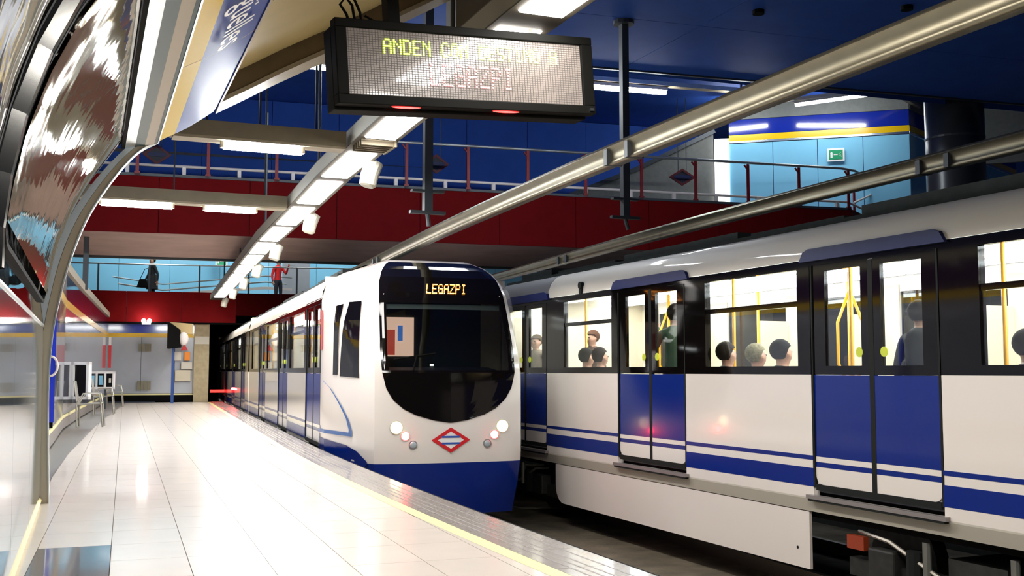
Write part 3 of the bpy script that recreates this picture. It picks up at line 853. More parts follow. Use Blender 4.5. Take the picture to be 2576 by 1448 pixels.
# the far walls: red above, blue and yellow bands, grey blue panels
we = struct('wall_end')
eA = Vector((1.36, 38.75, 0)); eB = Vector((4.62, 38.45, 0))
def seg(par, a, b, z0, z1, m_, name, n=1, th=.05, push=0.0, gap=.006):
    d = b - a; nr = Vector((-d.y, d.x, 0)).normalized(); e_ = d.normalized() * gap
    for i in range(n):
        p = a + d * i / n - nr * push; q = a + d * (i + 1) / n - nr * push
        MB().prism([p + e_ + Vector((0, 0, z0)), q - e_ + Vector((0, 0, z0)), q - e_ + Vector((0, 0, z1)), p + e_ + Vector((0, 0, z1))], nr * th).build(name, m_, par)
seg(we, eA, eB, .30, 2.2, M_GREYW, 'wall_panel', n=3)
seg(we, eA, eB, .03, .24, M_BLACK, 'baseboard', gap=0)
seg(we, eA, eB, .24, .29, M_YEL, 'yellow_strip', gap=0, push=.01)
seg(we, eA, eB, 2.20, 2.34, M_YELB, 'yellow_band', gap=0, push=.01)
seg(we, eA, eB, 2.34, 2.72, M_BLUEB, 'blue_band', gap=0)
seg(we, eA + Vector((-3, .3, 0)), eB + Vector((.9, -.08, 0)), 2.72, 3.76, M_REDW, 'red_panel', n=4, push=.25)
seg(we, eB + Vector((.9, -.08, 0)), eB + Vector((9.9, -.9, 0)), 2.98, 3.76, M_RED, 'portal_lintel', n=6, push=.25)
seg(we, eA + Vector((-3, .3, 0)), eB + Vector((9, -.9, 0)), 2.66, 2.72, M_BLACK, 'shadow_gap', push=.24, th=.3)
# pillar beside the tunnel
seg(we, Vector((4.15, 38.45, 0)), Vector((4.66, 38.40, 0)), 0, 2.72, mat('beige pillar plaster', (.40, .33, .20), .7, var=.1), 'pillar', th=.5, push=.12)
seg(we, Vector((4.15, 38.31, 0)), Vector((4.64, 38.27, 0)), 1.98, 2.24, M_SPK, 'pillar_panel', th=.02)
# tunnel
m1 = MB()
m1.prism([(4.66, 38.5, -1.15), (4.66, 38.5, 3.0), (5.8, 58, 3.0), (5.8, 58, -1.15)], (-.3, 0, 0))
m1.prism([(13.5, 37.8, -1.15), (13.5, 37.8, 3.0), (14.8, 58, 3.0), (14.8, 58, -1.15)], (.3, 0, 0))
m1.quad((4.4, 38.5, 3.0), (13.8, 37.7, 3.0), (15, 58, 3.0), (5.5, 58, 3.0)); m1.quad((4.4, 58, -1.2), (16, 58, -1.2), (16, 58, 3), (4.4, 58, 3))
m1.quad((4.4, 38.5, -1.16), (13.8, 37.7, -1.16), (15, 58, -1.16), (5.5, 58, -1.16))
m1.build('tunnel_lining', M_TUNNEL, we)  # lining is one even near-black colour
m1 = MB(); m1.box(4.95, 5.75, 40.2, 40.3, .28, .38); m1.build('tunnel_marker', mat('dull red marker', (.5, .02, .02), .5, emit=(1, .02, .015), estr=3.0), we)
f2 = footbridge('footbridge', 'far footbridge with thin railings over the tunnel mouth, people on it', fA, fB, 6.5, 3.30, 3.84, 4, M_POLE, M_POLE, dz=3.42)
m1 = MB(); fd = fB - fA
m1.tube([tuple(fA + Vector((0, 0, 4.82))), tuple(fB + Vector((0, 0, 4.80)))], .025, 8); m1.build('handrail', M_RAILT, f2)
for i in range(12):
    s_ = i / 11; p = fA + fd * s_
    m = MB(); m.box(-.03, .03, -.02, .02, 3.8, 4.82); o = m.build('post', M_POLE, f2); o.location = (p.x, p.y, 0)
# ramp rails behind it
rampm = MB()
rampm.tube([(1.6, 42.4, 4.55), (3.4, 42.4, 4.32), (7.2, 42.2, 4.75), (8.2, 42.1, 4.7)], .025, 8)
rampm.tube([(1.8, 42.45, 4.3), (3.4, 42.45, 4.1), (7.2, 42.25, 4.52), (8.0, 42.15, 4.45)], .03, 8)
rampm.build('ramp_rail', M_RAILT, f2)
m1 = MB(); m1.bar((3.9, 42.4, 3.98), (7.2, 42.2, 4.28), .05, .10); m1.bar((6.6, 42.2, 4.0), (8.2, 42.1, 4.02), .05, .08); m1.bar((7.2, 42.2, 4.28), (8.2, 42.1, 4.24), .05, .10); m1.build('ramp_edge', M_PIPEW, f2)
# light blue wall behind
wf = struct('wall_far')
fa = Vector((-8, 47.9, 0)); fb = Vector((20, 44.9, 0))
seg(wf, fa, fb, 3.7, 7.2, M_CYAN, 'wall_panel', n=14)
seg(wf, Vector((8.1, 43.6, 0)), Vector((9.2, 43.5, 0)), 3.8, 6.5, M_GREYW, 'pier', th=.3)
exit_sign((5.95, 45.6, 5.58), -.1, 'green and white exit sign half hidden under the footbridge, on the light blue far wall')
for i in range(3):  # unseen tubes added to light the far wall and the people
    x = 1 + i * 4.2; wh = ('left', 'middle', 'right')[i]
    tube_light((x, 43.9 - i * .4, 6.8), (x + 2.2, 43.7 - i * .4, 6.8), 'unseen fill tube over the rear of the far footbridge, %s one' % wh, 'unseen fill tubes over the far footbridge', lamp('far hall fill tube', (.95, 1, 1), 60.0), r=.06)
    if i < 2: tube_light((x + .8, 38.6 - i * .4, 6.8), (x + 3.0, 38.4 - i * .4, 6.8), 'unseen fill tube above the railing of the far footbridge, %s one' % ('left', 'right')[i], 'unseen fill tubes over the far footbridge', lamp('far hall fill tube', (.95, 1, 1), 60.0), r=.05)
m1 = MB(); m1.quad((-10, 32, 7.2), (20, 30, 7.2), (22, 50, 7.2), (-10, 50, 7.2)); st(m1.build('ceiling_far', M_GREY))
person('person in a black coat with a dark shoulder bag walking on the far footbridge', (2.95, 41.6, 3.42), R(-70), 'walk', (.012, .013, .016), (.01, .01, .012), (.015, .01, .008), longcoat=True, h=1.80)
t = thing('shoulder_bag', 'dark shoulder bag hanging at the side of the person in the black coat', 'bag', (2.62, 41.4, 4.16))
m1 = MB(); m1.prism([(-.22, 0, -.05), (.17, 0, -.05), (.12, 0, .26), (-.12, 0, .26)], (0, .14, 0)); bevel(m1.build('bag_body', M_BLACK, t), .02)
m1 = MB(); m1.tube([(-.1, .07, .26), (.05, .07, .62), (.28, .05, .72), (.2, .1, .5), (.12, .07, .26)], .014, 6); m1.build('strap', M_BLACK, t)
person('person in a red shirt and dark trousers standing on the far footbridge', (7.30, 40.1, 3.42), R(25), 'hold', (.62, .012, .014), (.015, .02, .03), (.02, .012, .01), h=1.78)

# ================================================================ LEFT WALL BEYOND THE ARCH
w2 = struct('wall_left_far')
pts = [(9.8, -.34), (14.6, -.19), (18.0, -.07), (21, .02), (23.5, .19), (26, .37), (30.2, .70), (34.4, 1.03), (38.7, 1.38)]
M_LW = mat('glossy left wall panel', (.32, .34, .42), .07, coat=.9)
for (y0, x0), (y1, x1) in zip(pts, pts[1:]):
    def q(z0, z1, m_, nm, px=0.0):
        MB().prism([(x0 + px, y0 + .01, z0), (x1 + px, y1 - .01, z0), (x1 + px, y1 - .01, z1), (x0 + px, y0 + .01, z1)], (-.06, 0, 0)).build(nm, m_, w2)
    q(.03, .22, M_GRAN, 'baseboard', .005); q(.22, .27, M_YEL, 'yellow_strip', .01); q(.28, 2.22, M_LW, 'wall_panel'); q(2.22, 2.36, M_YELB, 'yellow_band', .01)
    q(2.36, 2.86, mat('dark violet band', (.05, .015, .09), .1, coat=.8), 'violet_panel'); q(2.86, 3.02, M_TAUPE, 'coping', .04)
m1 = MB(); m1.box(.35, .47, 26, 26.12, 2.9, 4.6); m1.build('corner_post', M_POLE, w2)
MB().prism([(-.5, 9.8, 3.0), (-6, 9.8, 3.0), (-6, 40, 3.0), (.2, 24, 3.0)], (0, 0, .05)).build('ledge', M_GREY, w2)
st(MB().prism([(-6, 9.8, 3.0), (-6, 46, 3.0), (-6, 46, 9), (-6, 9.8, 9)], (-.1, 0, 0)).build('wall_outer', M_BLUEC))
# blue framed door leaf with white ring handle
t = thing('cabinet_door', 'narrow bright blue door leaf with a white ring handle, right of the arch foot', 'door', (-.085, 14.25, .38), 0)
MB().box(-.07, .0, 0, .05, .07, 1.58).build('door_leaf', M_BLUEF, t)
MB().box(-.06, -.01, 0, .05, 0, .07).build('foot', M_BLACK, t)
m1 = MB(); m1.tube([(-.06 + .085 * math.sin(a), -.03, .75 + .12 * math.cos(a)) for a in [math.pi * i / 10 for i in range(11)]], .014, 8); m1.build('ring_handle', M_PIPEW, t)
# info cabinets on the left wall
def cabinet(loc, rz, wd, ht, label, two=False, post=False):
    t = thing('wall_cabinet', label, 'cabinet', loc, rz)
    m = MB()
    for a in (-wd / 2, wd / 2 - .06): m.box(a, a + .06, -.08, .02, 0, ht)
    m.box(-wd / 2, wd / 2, -.08, .02, 0, .06); m.box(-wd / 2, wd / 2, -.08, .02, ht - .06, ht)
    if two: m.box(-.03, .03, -.08, .02, 0, ht)
    m.build('cabinet_frame', M_WHP, t)
    MB().box(-wd / 2 + .06, wd / 2 - .06, -.03, .0, .06, ht - .06).build('door_glass', M_BLACKG, t)
    if two:
        m = MB(); m.box(.10, wd / 2 - .10, -.045, -.03, ht * .35, ht * .62); m.build('badge', M_PAPER, t)
        m = MB(); m.box(-wd / 2 + .09, -.06, -.045, -.03, .12, ht - .12); m.build('leaflet', M_CYAN, t)
    if post: MB().box(-.03, .03, 0, .04, -loc[2], 0).build('post', M_POLE, t)
    return t
cabinet((.36, 23.2, .50), R(-35), .40, .75, 'slim white framed cabinet with a dark door by the blue door leaf')
cabinet((1.12, 32.6, .55), R(-10), .52, .50, 'double white framed cabinet with blue leaflet near the end wall', two=True, post=True)
# fire hose red marker on the corner
t = thing('fire_marker', 'vertical red marker strip in the corner between left wall and end wall', 'marker', (1.42, 38.1, 1.06))
MB().box(-.05, .05, -.03, .03, .1, .85).build('red_strip', M_REDP, t)
MB().box(-.04, .04, -.03, .03, .85, 1.12).build('white_top', M_WHP, t)
# twin emergency spots
t = thing('emergency_light', 'twin bulb emergency light above the blue band of the end wall', 'light', (2.55, 38.05, 2.68))
MB().box(-.14, .14, .03, .12, -.06, .03).build('battery_box', M_PAPER, t)
for s in (-1, 1):
    m1 = MB(); m1.ball((s * .09, 0, .06), .075); m1.build('bulb', M_SPOTL, t, smooth=True)
# faint notices on the end wall
for i, (x, z, wd, ht, lab) in enumerate(((2.55, 1.72, .42, .26, 'small grey notice high on the end wall'), (2.55, .42, .45, .3, 'grey ventilation grille low on the end wall'))):
    t = thing('notice' if i == 0 else 'ventilation_grille', lab, 'notice' if i == 0 else 'grille', (x, 38.52, z))
    for k in range(4):
        MB().box(-wd / 2 + k * wd / 4 + .01, -wd / 2 + (k + 1) * wd / 4 - .01, -.03, .0, 0, ht).build('slat', mat('dull bronze slat', (.22, .20, .13), .5), t)
# blue pole with monitors
t = thing('monitor_pole', 'blue pole carrying black driver monitors at the platform end', 'monitor', (3.33, 36.9, 0), -.08)
MB().box(-.045, .045, -.045, .045, 0, 1.85).build('pole', mat('blue pole paint', (.01, .06, .25), .4), t)
m1 = MB(); m1.prism([(-.20, -.35, 1.78), (.20, -.15, 1.83), (.20, .1, 2.42), (-.20, -.1, 2.68)], (.06, .35, 0)); bevel(m1.build('black_monitor', M_BLACK, t), .01)
m1 = MB(); m1.prism([(-.20, .2, 2.68), (.62, .2, 2.62), (.62, .2, 2.28), (.2, .2, 2.3)], (0, .3, 0)); m1.build('beige_monitor_back', mat('beige monitor back', (.62, .47, .22), .5), t)
m1 = MB(); m1.ball((.32, .05, 2.12), .2, (.8, .5, 1.1), 14, 10); m1.build('white_mirror', M_WHP, t, smooth=True)
# notices right of the pole
for x, z, wd, ht, m_, lab in ((3.62, 1.42, .22, .28, M_PAPER, 'small tan notice sheet beside the blue pole'), (3.93, 1.42, .18, .28, M_ORP, 'bright orange notice sheet on the end wall'),
                          (3.92, 1.12, .36, .24, M_PAPER, 'pale upper poster below the orange notice'), (3.80, .72, .50, .36, mat('cream poster', (.60, .55, .42), .6), 'cream lower poster, largest sheet on the end wall')):
    t = thing('notice', lab, 'notice', (x, 38.42, z)); MB().box(-wd / 2, wd / 2, -.02, 0, 0, ht).build('sheet', m_, t)
    MB().box(-wd / 2 - .01, wd / 2 + .01, 0, .01, -.01, ht + .01).build('backing_board', M_TAUPE, t)
# warning triangle
t = thing('warning_sign', 'small red triangular sign above the orange notice', 'sign', (3.83, 38.42, 1.86))
m1 = MB(); m1.prism([(-.12, 0, -.1), (.12, 0, -.1), (0, 0, .14)], (0, -.02, 0)); m1.build('triangle', M_REDP, t)

# platform seats along the left wall
def seat(loc, rz, label):
    t = thing('platform_seat', label, 'bench', loc, rz, 'platform seats along the left wall')
    m = MB(); m.prism([(-.25, -.22, .44), (.25, -.22, .44), (.25, .2, .41), (-.25, .2, .41)], (0, 0, .025)); bevel(m.build('seat_pan', M_SEATM, t), .008)
    m = MB(); m.prism([(-.25, .2, .43), (.25, .2, .43), (.23, .27, .88), (-.23, .27, .88)], (0, .02, .0)); bevel(m.build('backrest', M_SEATM, t), .008)
    for s in (-1, 1):
        m = MB(); m.tube([(s * .24, -.22, .43), (s * .26, -.26, 0)], .016, 8); m.build('leg', M_SEATM, t)
        m = MB(); m.tube([(s * .24, .22, .43), (s * .25, .20, 0)], .016, 8); m.build('leg', M_SEATM, t)
        m = MB(); m.tube([(s * .26, .22, .44), (s * .28, .1, .64), (s * .28, -.18, .63), (s * .25, -.22, .44)], .013, 8); m.build('armrest', M_SEATM, t)
    return t
s1 = seat((.50, 22.4, 0), R(90) - .1, 'nearest perforated steel seat against the left wall')
for loc, rz, lab in (((.95, 28.6, 0), R(90) - .1, 'middle perforated steel seat against the left wall'), ((1.42, 34.0, 0), R(90) - .1, 'farthest perforated steel seat, close to the end wall')):
    c = copy_tree(s1); c.location = loc; c.rotation_euler = (0, 0, rz); c['label'] = lab

# ================================================================ LIGHT BEAMS OVER THE PLATFORM
BEAM = [(-6, 2.88), (6.4, 2.88), (9.5, 2.90), (13, 3.03), (16, 3.22), (20, 3.44), (30, 4.2), (40, 4.95)]
def BX(y): return lin(BEAM, y)
lb = thing('light_beam', 'long taupe channel with bright panels running above the platform edge', 'light')
ysb = [-6 + .5 * i for i in range(88)]; ysb = [y for y in ysb if y <= 38]
def brow(y):
    x = BX(y)
    return [(x - .22, y, 3.46), (x - .22, y, 3.64), (x + .22, y, 3.64), (x + .22, y, 3.46), (x - .22, y, 3.46)]
MB().sweep([brow(y) for y in ysb]).build('channel', M_CHAN, lb)
MB().sweep([[(BX(y) - .222, y, 3.47), (BX(y) - .222, y, 3.63)] for y in ysb]).build('channel_side', mat('beam channel side', (.20, .18, .14), .6), lb)
k0 = 0
PAN = [(-4.2, -2.4), (-2.0, -.2), (.2, 2.0), (2.4, 4.2), (4.6, 6.4), (6.75, 8.45), (8.9, 10.55), (11.36, 12.93), (13.26, 15.14), (15.56, 17.5)]
y_ = 17.9
while y_ < 36.3:
    PAN.append((y_, y_ + 1.9)); y_ += 2.3
for y0, y1 in PAN:
    rows = []
    for i in range(5):
        y = y0 + (y1 - y0) * i / 4; x = BX(y)
        rows.append([(x - .165, y, 3.459), (x - .155, y, 3.445), (x + .155, y, 3.445), (x + .165, y, 3.459)])
    m = MB(); m.sweep(rows)
    m.build('light_panel', M_TUBE, lb)
for y in (2, 8.2, 14.2, 20.5, 27, 33.5):
    MB().tube([(BX(y), y, 3.6), (BX(y), y, 4.1 if y > 24 and y < 30 else (6.42 if y < 18 else 6.0))], .02, 8).build('hanger', M_POLE, lb)
m1 = MB(); x = BX(10.9)
for i in range(5): m1.box(x - .18, x + .2, 10.66 + i * .09, 10.68 + i * .09, 3.40, 3.46)
m1.box(x + .16, x + .18, 10.62, 11.06, 3.39, 3.46)
m1.build('junction_grille', M_TAUPED, lb)
# crossbeams towards the wall
def crossbeam(y, xl, label, tubes, ch=0.0):
    t = thing('light_crossbeam', label, 'light')
    xr = BX(y) - .26; dy = .02
    m = MB(); m.prism([(xl, y - .12, 3.44), (xr, y - .12, 3.44), (xr, y - .12, 3.60), (xl + ch, y - .12, 3.60)], (0, .26, 0)); m.build('channel', M_TAUPED, t)
    m = MB(); m.box(xl + .02, xr, y - .10, y + .12, 3.415, 3.44); m.build('underside', M_TAUPE, t)
    for a, b in tubes:
        m = MB(); m.tube([(a, y, 3.375), (b, y, 3.375)], .042, 10); m.build('tube', M_TUBE2, t, smooth=True)
        m = MB(); m.box(a - .03, a, y - .04, y + .04, 3.35, 3.43); m.box(b, b + .03, y - .04, y + .04, 3.35, 3.43); m.build('lamp_holder', M_TAUPE, t)
    for x_ in (xl + .35, (xl + xr) / 2, xr - .3): MB().tube([(x_, y, 3.6), (x_, y, 6.42)], .012, 6).build('hanger', M_POLE, t)
    return t
crossbeam(11.15, .93, 'nearer taupe crossbeam with one wide tube, left of the long light beam', [(1.45, 2.25)], .22)
crossbeam(15.65, -.2, 'farther taupe crossbeam with two tubes, left of the long light beam', [(.42, 1.35), (1.80, 2.5)], 0)
# crossbeam on the blue side over the lobby? loudspeakers on the beam
def speaker(y, label, z=3.33):
    t = thing('loudspeaker', label, 'loudspeaker', (BX(y) + .20, y, z), 0, 'white cylinder loudspeakers hanging from the light beam')
    m = MB(); m.tube([(.07, 0, .16), (.06, 0, .14), (.0, 0, -.02), (-.02, 0, -.13), (-.025, 0, -.15)], [.03, .105, .105, .10, .07], 16); m.build('shell', M_SPK, t, smooth=False)
    m = MB(); m.box(-.16, .04, -.03, .03, .14, .19); m.build('bracket', M_TAUPED, t)
    return t
for y, lab in ((11.9, 'nearest white cylinder loudspeaker on the light beam, by the first crossbeam'), (16.3, 'second white cylinder loudspeaker along the light beam'), (20.6, 'third white cylinder loudspeaker along the light beam'),
               (24.6, 'fourth white cylinder loudspeaker along the light beam'), (28.4, 'fifth white cylinder loudspeaker along the light beam'), (32.4, 'sixth white cylinder loudspeaker, second from the far end'), (36.6, 'last white cylinder loudspeaker at the far end of the beam')):
    speaker(y, lab)

# ================================================================ LED SIGN
sg = thing('display_sign', 'large black framed train display hanging over the platform, showing dotted letters', 'sign', (2.412, 6.445, 3.045), 0)
sg.rotation_euler = (0, R(-4.0), .072)
Wd, Ht = .922, .268
m1 = MB()
m1.box(-Wd, Wd, 0, .09, Ht - .055, Ht); m1.box(-Wd, Wd, 0, .09, -Ht, -Ht + .06); m1.box(-Wd, -Wd + .075, 0, .09, -Ht + .06, Ht - .055); m1.box(Wd - .09, Wd, 0, .09, -Ht + .06, Ht - .055)
bevel(m1.build('front_frame', M_BLACKF, sg), .006)
MB().box(-Wd + .07, Wd - .08, .02, .05, -Ht + .05, Ht - .05).build('screen', M_SCREEN, sg)
m1 = MB(); m1.box(-Wd, Wd - .03, .09, .24, -Ht - .02, Ht - .03); bevel(m1.build('housing', M_BLACKF, sg), .01)
for i_, ch_ in enumerate('ANDEN CON DESTINO A'):
    if ch_ != ' ':
        dots(ch_, .0110, .0142, .0088, -.60 + i_ * .0665, .155, .0165).build('yellow_letter', M_LEDY, sg)
for i_, ch_ in enumerate('LEGAZPI'):
    dots(ch_, .0142, .0215, .0105, -.29 + i_ * .0875, .01, .0165).build('red_letter', M_LEDR, sg)
# fine LED pitch grid in front of the face
m1 = MB(); nx, nz = 84, 28
for i in range(nx):
    x_ = -Wd + .09 + i * (2 * Wd - .19) / nx; m1.box(x_ - .0009, x_ + .0009, .0155, .0175, -Ht + .06, Ht - .055)
for i in range(nz):
    z_ = -Ht + .065 + i * (2 * Ht - .125) / nz; m1.box(-Wd + .075, Wd - .09, .0155, .0175, z_ - .0009, z_ + .0009)
o = m1.build('pixel_grid', mat('pixel grid', (.10, .09, .08), .5), sg); o['kind'] = 'stuff'
for x_ in (-.47, .24):  # reflected red of the lettering on the frame, put in as glowing ovals
    m1 = MB(); m1.ball((x_, .03, -Ht - .002), .1, (1, .15, .09), 16, 8); m1.build('red_glow', M_REDGLOW, sg, smooth=True)
m1 = MB(); m1.box(Wd - .05, Wd - .02, -.012, 0, -Ht + .02, -Ht + .04); m1.build('logo_plate', M_CHROMEL, sg)
m1 = MB(); m1.box(-.53, -.45, .1, .2, Ht - .07, 3.4); m1.build('hanger', M_BLACKF, sg)
m1 = MB(); m1.tube([(.53, .12, Ht - .03), (.53, .12, Ht + .06)], .03, 10); m1.build('cap', M_SPK, sg)
m1 = MB()
m1.tube([(-.78, .12, Ht - .02), (-.80, .12, Ht + .06), (-.84, .12, Ht + .12), (-.80, .12, Ht + .17), (-.76, .12, Ht + .12), (-.75, .12, Ht + .04), (-.74, .12, Ht - .02)], .009, 6)
m1.tube([(-.70, .12, Ht - .02), (-.71, .12, Ht + .08), (-.76, .12, Ht + .2), (-.74, .12, Ht + .4)], .009, 6)
m1.tube([(-.68, .12, Ht + .06), (-.6, .12, Ht + .02), (-.53, .12, Ht + .0)], .008, 6)
m1.build('cable', M_BLACK, sg)

# ================================================================ OVERHEAD CONDUCTOR BARS AND SUPPORT POLES
def cbar(off, z, label):
    t = thing('conductor_bar', label, 'conductor bar')
    yq = [y for y in ysb if y >= -2]
    def row(y, prof_):
        return [P(y, off + a, z + b) for a, b in prof_]
    K = 1.3
    pr = [(K * a_, K * b_) for a_, b_ in [(-.055, .055), (-.05, .075), (0, .06), (.05, .075), (.055, .055), (.03, .02), (.022, -.03), (.045, -.06), (-.045, -.06), (-.022, -.03), (-.03, .02), (-.055, .055)]]
    MB().sweep([row(y, pr) for y in yq]).build('bar', M_ALU, t, smooth=True)
    for y in (8.0, 8.4, 18, 18.4, 28, 28.4):
        m = MB(); m.obox(P(y, off, z - .01), (.08, 0, 0), (0, .03, 0), (0, 0, .07)); m.build('joint_plate', M_POLE, t)
    return t
cbar(1.48, 2.97, 'silver overhead conductor bar above the left track')
cbar(4.95, 3.12, 'silver overhead conductor bar above the right track')
def bpole(x, y, z0, z1, label, xo):
    t = thing('bar_support', label, 'pole', (x, y, 0))
    m = MB(); m.box(-.055, .055, -.055, .055, z0 + .1, z1); m.build('post', M_POLE, t)
    m = MB(); m.tube([(0, 0, z1 - .06), (0, 0, z1)], .16, 12); m.build('top_flange', M_POLE, t)
    m = MB(); m.bar((-.22, 0, z0 + .36), (.22, 0, z0 + .36), .10, .03, (0, 0, 1)); m.build('plate', M_POLE, t)
    m = MB(); m.bar((-.24, 0, z0 + .08), (.24, 0, z0 + .08), .08, .04, (0, 0, 1)); m.tube([(.0, 0, z0 + .06), (xo, 0, z0 - .1)], .03, 8); m.build('cross_arm', M_POLE, t)
    return t
bpole(4.33, 13.24, 3.05, 6.42, 'thin dark pole holding the left conductor bar, nearer mid picture', .02)
bpole(7.78, 14.2, 3.30, 6.42, 'tall dark pole right of the display sign holding the right conductor bar', .05)

# ================================================================ TRAINS
def car(t, y0, y1, doors, wins, skirts, interior=True, boggles=(), right=False, roofg=None, xs=-1.40, header=True):
    """left side of a carriage in local coordinates: x across, y along, z up from platform level"""
    th = .07
    dsort = sorted(doors)
    def solid(ya, yb, z0, z1, m_, nm, push=0.0, thick=th):
        if yb - ya > .01: return MB().box(xs - push, xs + thick, ya, yb, z0, z1).build(nm, m_, t)
    # spans between doors
    spans = []; c = y0
    for a, b in dsort:
        spans.append((c, a)); c = b
    spans.append((c, y1))
    for a, b in spans:
        solid(a + .004, b - .004, -.10, 1.04, M_WHITE, 'body_panel')
        solid(a, b, .25, .29, M_BLUE, 'thin_stripe', .003, .01)
        solid(a, b, .005, .175, M_BLUE, 'broad_stripe', .003, .01)
    # window band
    opens = sorted([(a, b) for a, b in wins])
    for a, b in spans:
        ws = [w_ for w_ in opens if w_[0] >= a - .01 and w_[1] <= b + .01]
        m = MB(); c = a
        for wa, wb_ in ws:
            m.box(xs, xs + th, c, wa, 1.04, 2.12); m.box(xs, xs + th, wa, wb_, 1.04, 1.12); m.box(xs, xs + th, wa, wb_, 2.04, 2.12)
            m.box(xs + .01, xs + .05, wa, wb_, 1.69, 1.74)
            c = wb_
        m.box(xs, xs + th, c, b, 1.04, 2.12)
        m.build('window_band', M_BLACKG, t)
        for wa, wb_ in ws:
            g = MB().box(xs + .018, xs + .024, wa, wb_, 1.12, 2.04).build('window_pane', M_GLASS, t)
    # doors
    for a, b in dsort:
        mid = (a + b) / 2
        for (p, q) in ((a + .02, mid - .025), (mid + .025, b - .02)):
            d = MB(); px = xs + .012; th2 = xs + .055
            ga, gb = (p + .17, q - .10) if p < mid - .3 else (p + .10, q - .17)
            d.box(px, th2, p, q, 1.04, 1.12); d.box(px, th2, p, q, 2.0, 2.06); d.box(px, th2, p, ga, 1.12, 2.0); d.box(px, th2, gb, q, 1.12, 2.0)
            dl = d.build('door_leaf', M_BLACKG, t)
            MB().box(px, th2, p, q, .285, 1.035).build('blue_panel', M_BLUE, dl)
            MB().box(px, th2, p, q, .235, .283).build('white_stripe', M_WHITE, dl)
            MB().box(px, th2, p, q, .19, .233).build('blue_stripe', M_BLUE, dl)
            m = MB(); pr_ = []
            outer_left = p < mid - .3
            yo = p if outer_left else q; s = 1 if outer_left else -1
            yi = q if outer_left else p
            cpts = [(yi, .188), (yi, .03)] + [(yo + s * (.09 - .09 * math.sin(R(k))), .03 + .09 - .09 * math.cos(R(k))) for k in range(0, 91, 18)] + [(yo, .188)]
            m.prism([(px, yy_, zz_) for yy_, zz_ in cpts], (.04, 0, 0)); m.build('white_kick_panel', M_WHITE, dl, fix=True)
            MB().box(px + .015, px + .02, ga, gb, 1.12, 2.0).build('door_glass', M_GLASS, dl)
            m = MB(); cy = gb - .03 if outer_left else ga + .03
            m.tube([(px - .001, cy, 1.24), (px + .004, cy, 1.24)], .045, 14); m.build('sticker', mat('yellow green sticker', (.62, .72, .04), .5), dl)
        m = MB(); m.box(xs + .01, xs + .05, mid - .03, mid + .03, .03, 2.05); m.box(xs + .0, xs + .05, a + .03, b - .03, -.025, .03)
        m.box(xs + .0, xs + .03, a - .01, a + .02, .0, 2.06); m.box(xs + .0, xs + .03, b - .02, b + .01, .0, 2.06)
        m.build('door_gasket', M_GASKET, t)
        m = MB(); m.box(xs, xs + th, a, b, 2.06, 2.14); m.build('door_head', M_BLACKG, t)
        if header:
            m = MB(); hp = [(a - .12, 2.10), (b + .12, 2.10), (b + .06, 2.19), (b - .02, 2.215), (a + .02, 2.215), (a - .06, 2.19)]
            m.prism([(xs - .035, yy_, zz_) for yy_, zz_ in hp], (.07, 0, 0)); m.build('door_hood', mat('dark blue hood', (.003, .012, .10), .35, spec=.15), t)
        m = MB(); m.box(xs - .05, xs + .02, a - .06, b + .06, -.105, -.07); m.build('door_step', M_STEP, t)
        m = MB(); m.box(xs - .045, xs + .02, a - .04, b + .04, -.125, -.107); m.build('step_gap', M_GASKET, t)
    # cove, roof
    cv = [(xs - .001, 2.12), (xs + .01, 2.22), (xs + .05, 2.33), (xs + .13, 2.42), (xs + .24, 2.47)]
    m_cove = mat('cove paint', (.62, .58, .50), .5, coat=.35)
    def cove(ya, yb, m_, nm): MB().sweep([[(a, ya, b) for a, b in cv], [(a, yb, b) for a, b in cv]]).build(nm, m_, t, smooth=True)
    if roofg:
        cove(y0, roofg, m_cove, 'cove_panel'); cove(roofg + .01, y1, M_ROOFG, 'grey_cove')  # cove is a darker grey beyond this point, same plain profile
    else:
        cove(y0, y1, m_cove, 'cove_panel')
    m = MB(); m.box(xs + .22, -xs - .22, y0, y1, 2.40, 2.50)
    m.build('roof', M_ROOF, t)
    m = MB(); y = y0 + .4; k = 0
    while y < y1 - 1.2:
        Ln = (2.6, 1.8, 3.2, 1.5)[k % 4]; hh = (.20, .14, .22, .12)[k % 4]
        m.box(xs + .36, .9, y, min(y + Ln, y1 - .3), 2.50, 2.48 + hh * .6)
        y += Ln + .25; k += 1
    m.build('roof_equipment', M_ROOF, t)
    # sill and skirts
    m = MB(); m.sweep([[(xs, y, -.10), (xs + .0, y, -.115), (xs + .045, y, -.235), (xs + .10, y, -.24)] for y in (y0, y1)]); m.build('sill', M_SILL, t)
    for (a, b, r0, r1) in skirts:
        ptsk = [(a, -.245), (b, -.245)]
        ptsk += [(b - (.25 if r1 else 0) + (.25 * math.cos(R(k)) if r1 else 0), -.53 - (.25 * math.sin(R(k)) if r1 else .25)) for k in (range(0, 91, 15) if r1 else (0,))]
        ptsk += [(a, -.78)]
        m = MB(); m.prism([(xs + .055, yy_, zz_) for yy_, zz_ in ptsk], (.03, 0, 0)); sk_ = m.build('skirt', M_SKIRT, t, fix=True)
        m = MB(); m.tube([(xs + .05, a + .18, -.60), (xs + .06, a + .18, -.60)], .014, 8); m.build('skirt_bolt', M_GASKET, sk_)
    # underframe shadow box, far side, ends
    MB().box(xs + .12, -xs - .1, y0 + .1, y1 - .1, -.30, -.06).build('underframe', M_BLACK, t)
    m = MB(); m.box(-xs - .07, -xs, y0, y1, -.1, 1.05); m.box(-xs - .07, -xs, y0, y1, 2.02, 2.45)
    c = y0
    for a, b in dsort + [(w_[0], w_[1]) for w_ in opens]: pass
    oo = sorted([(a + .15, b - .15) for a, b in dsort] + list(opens))
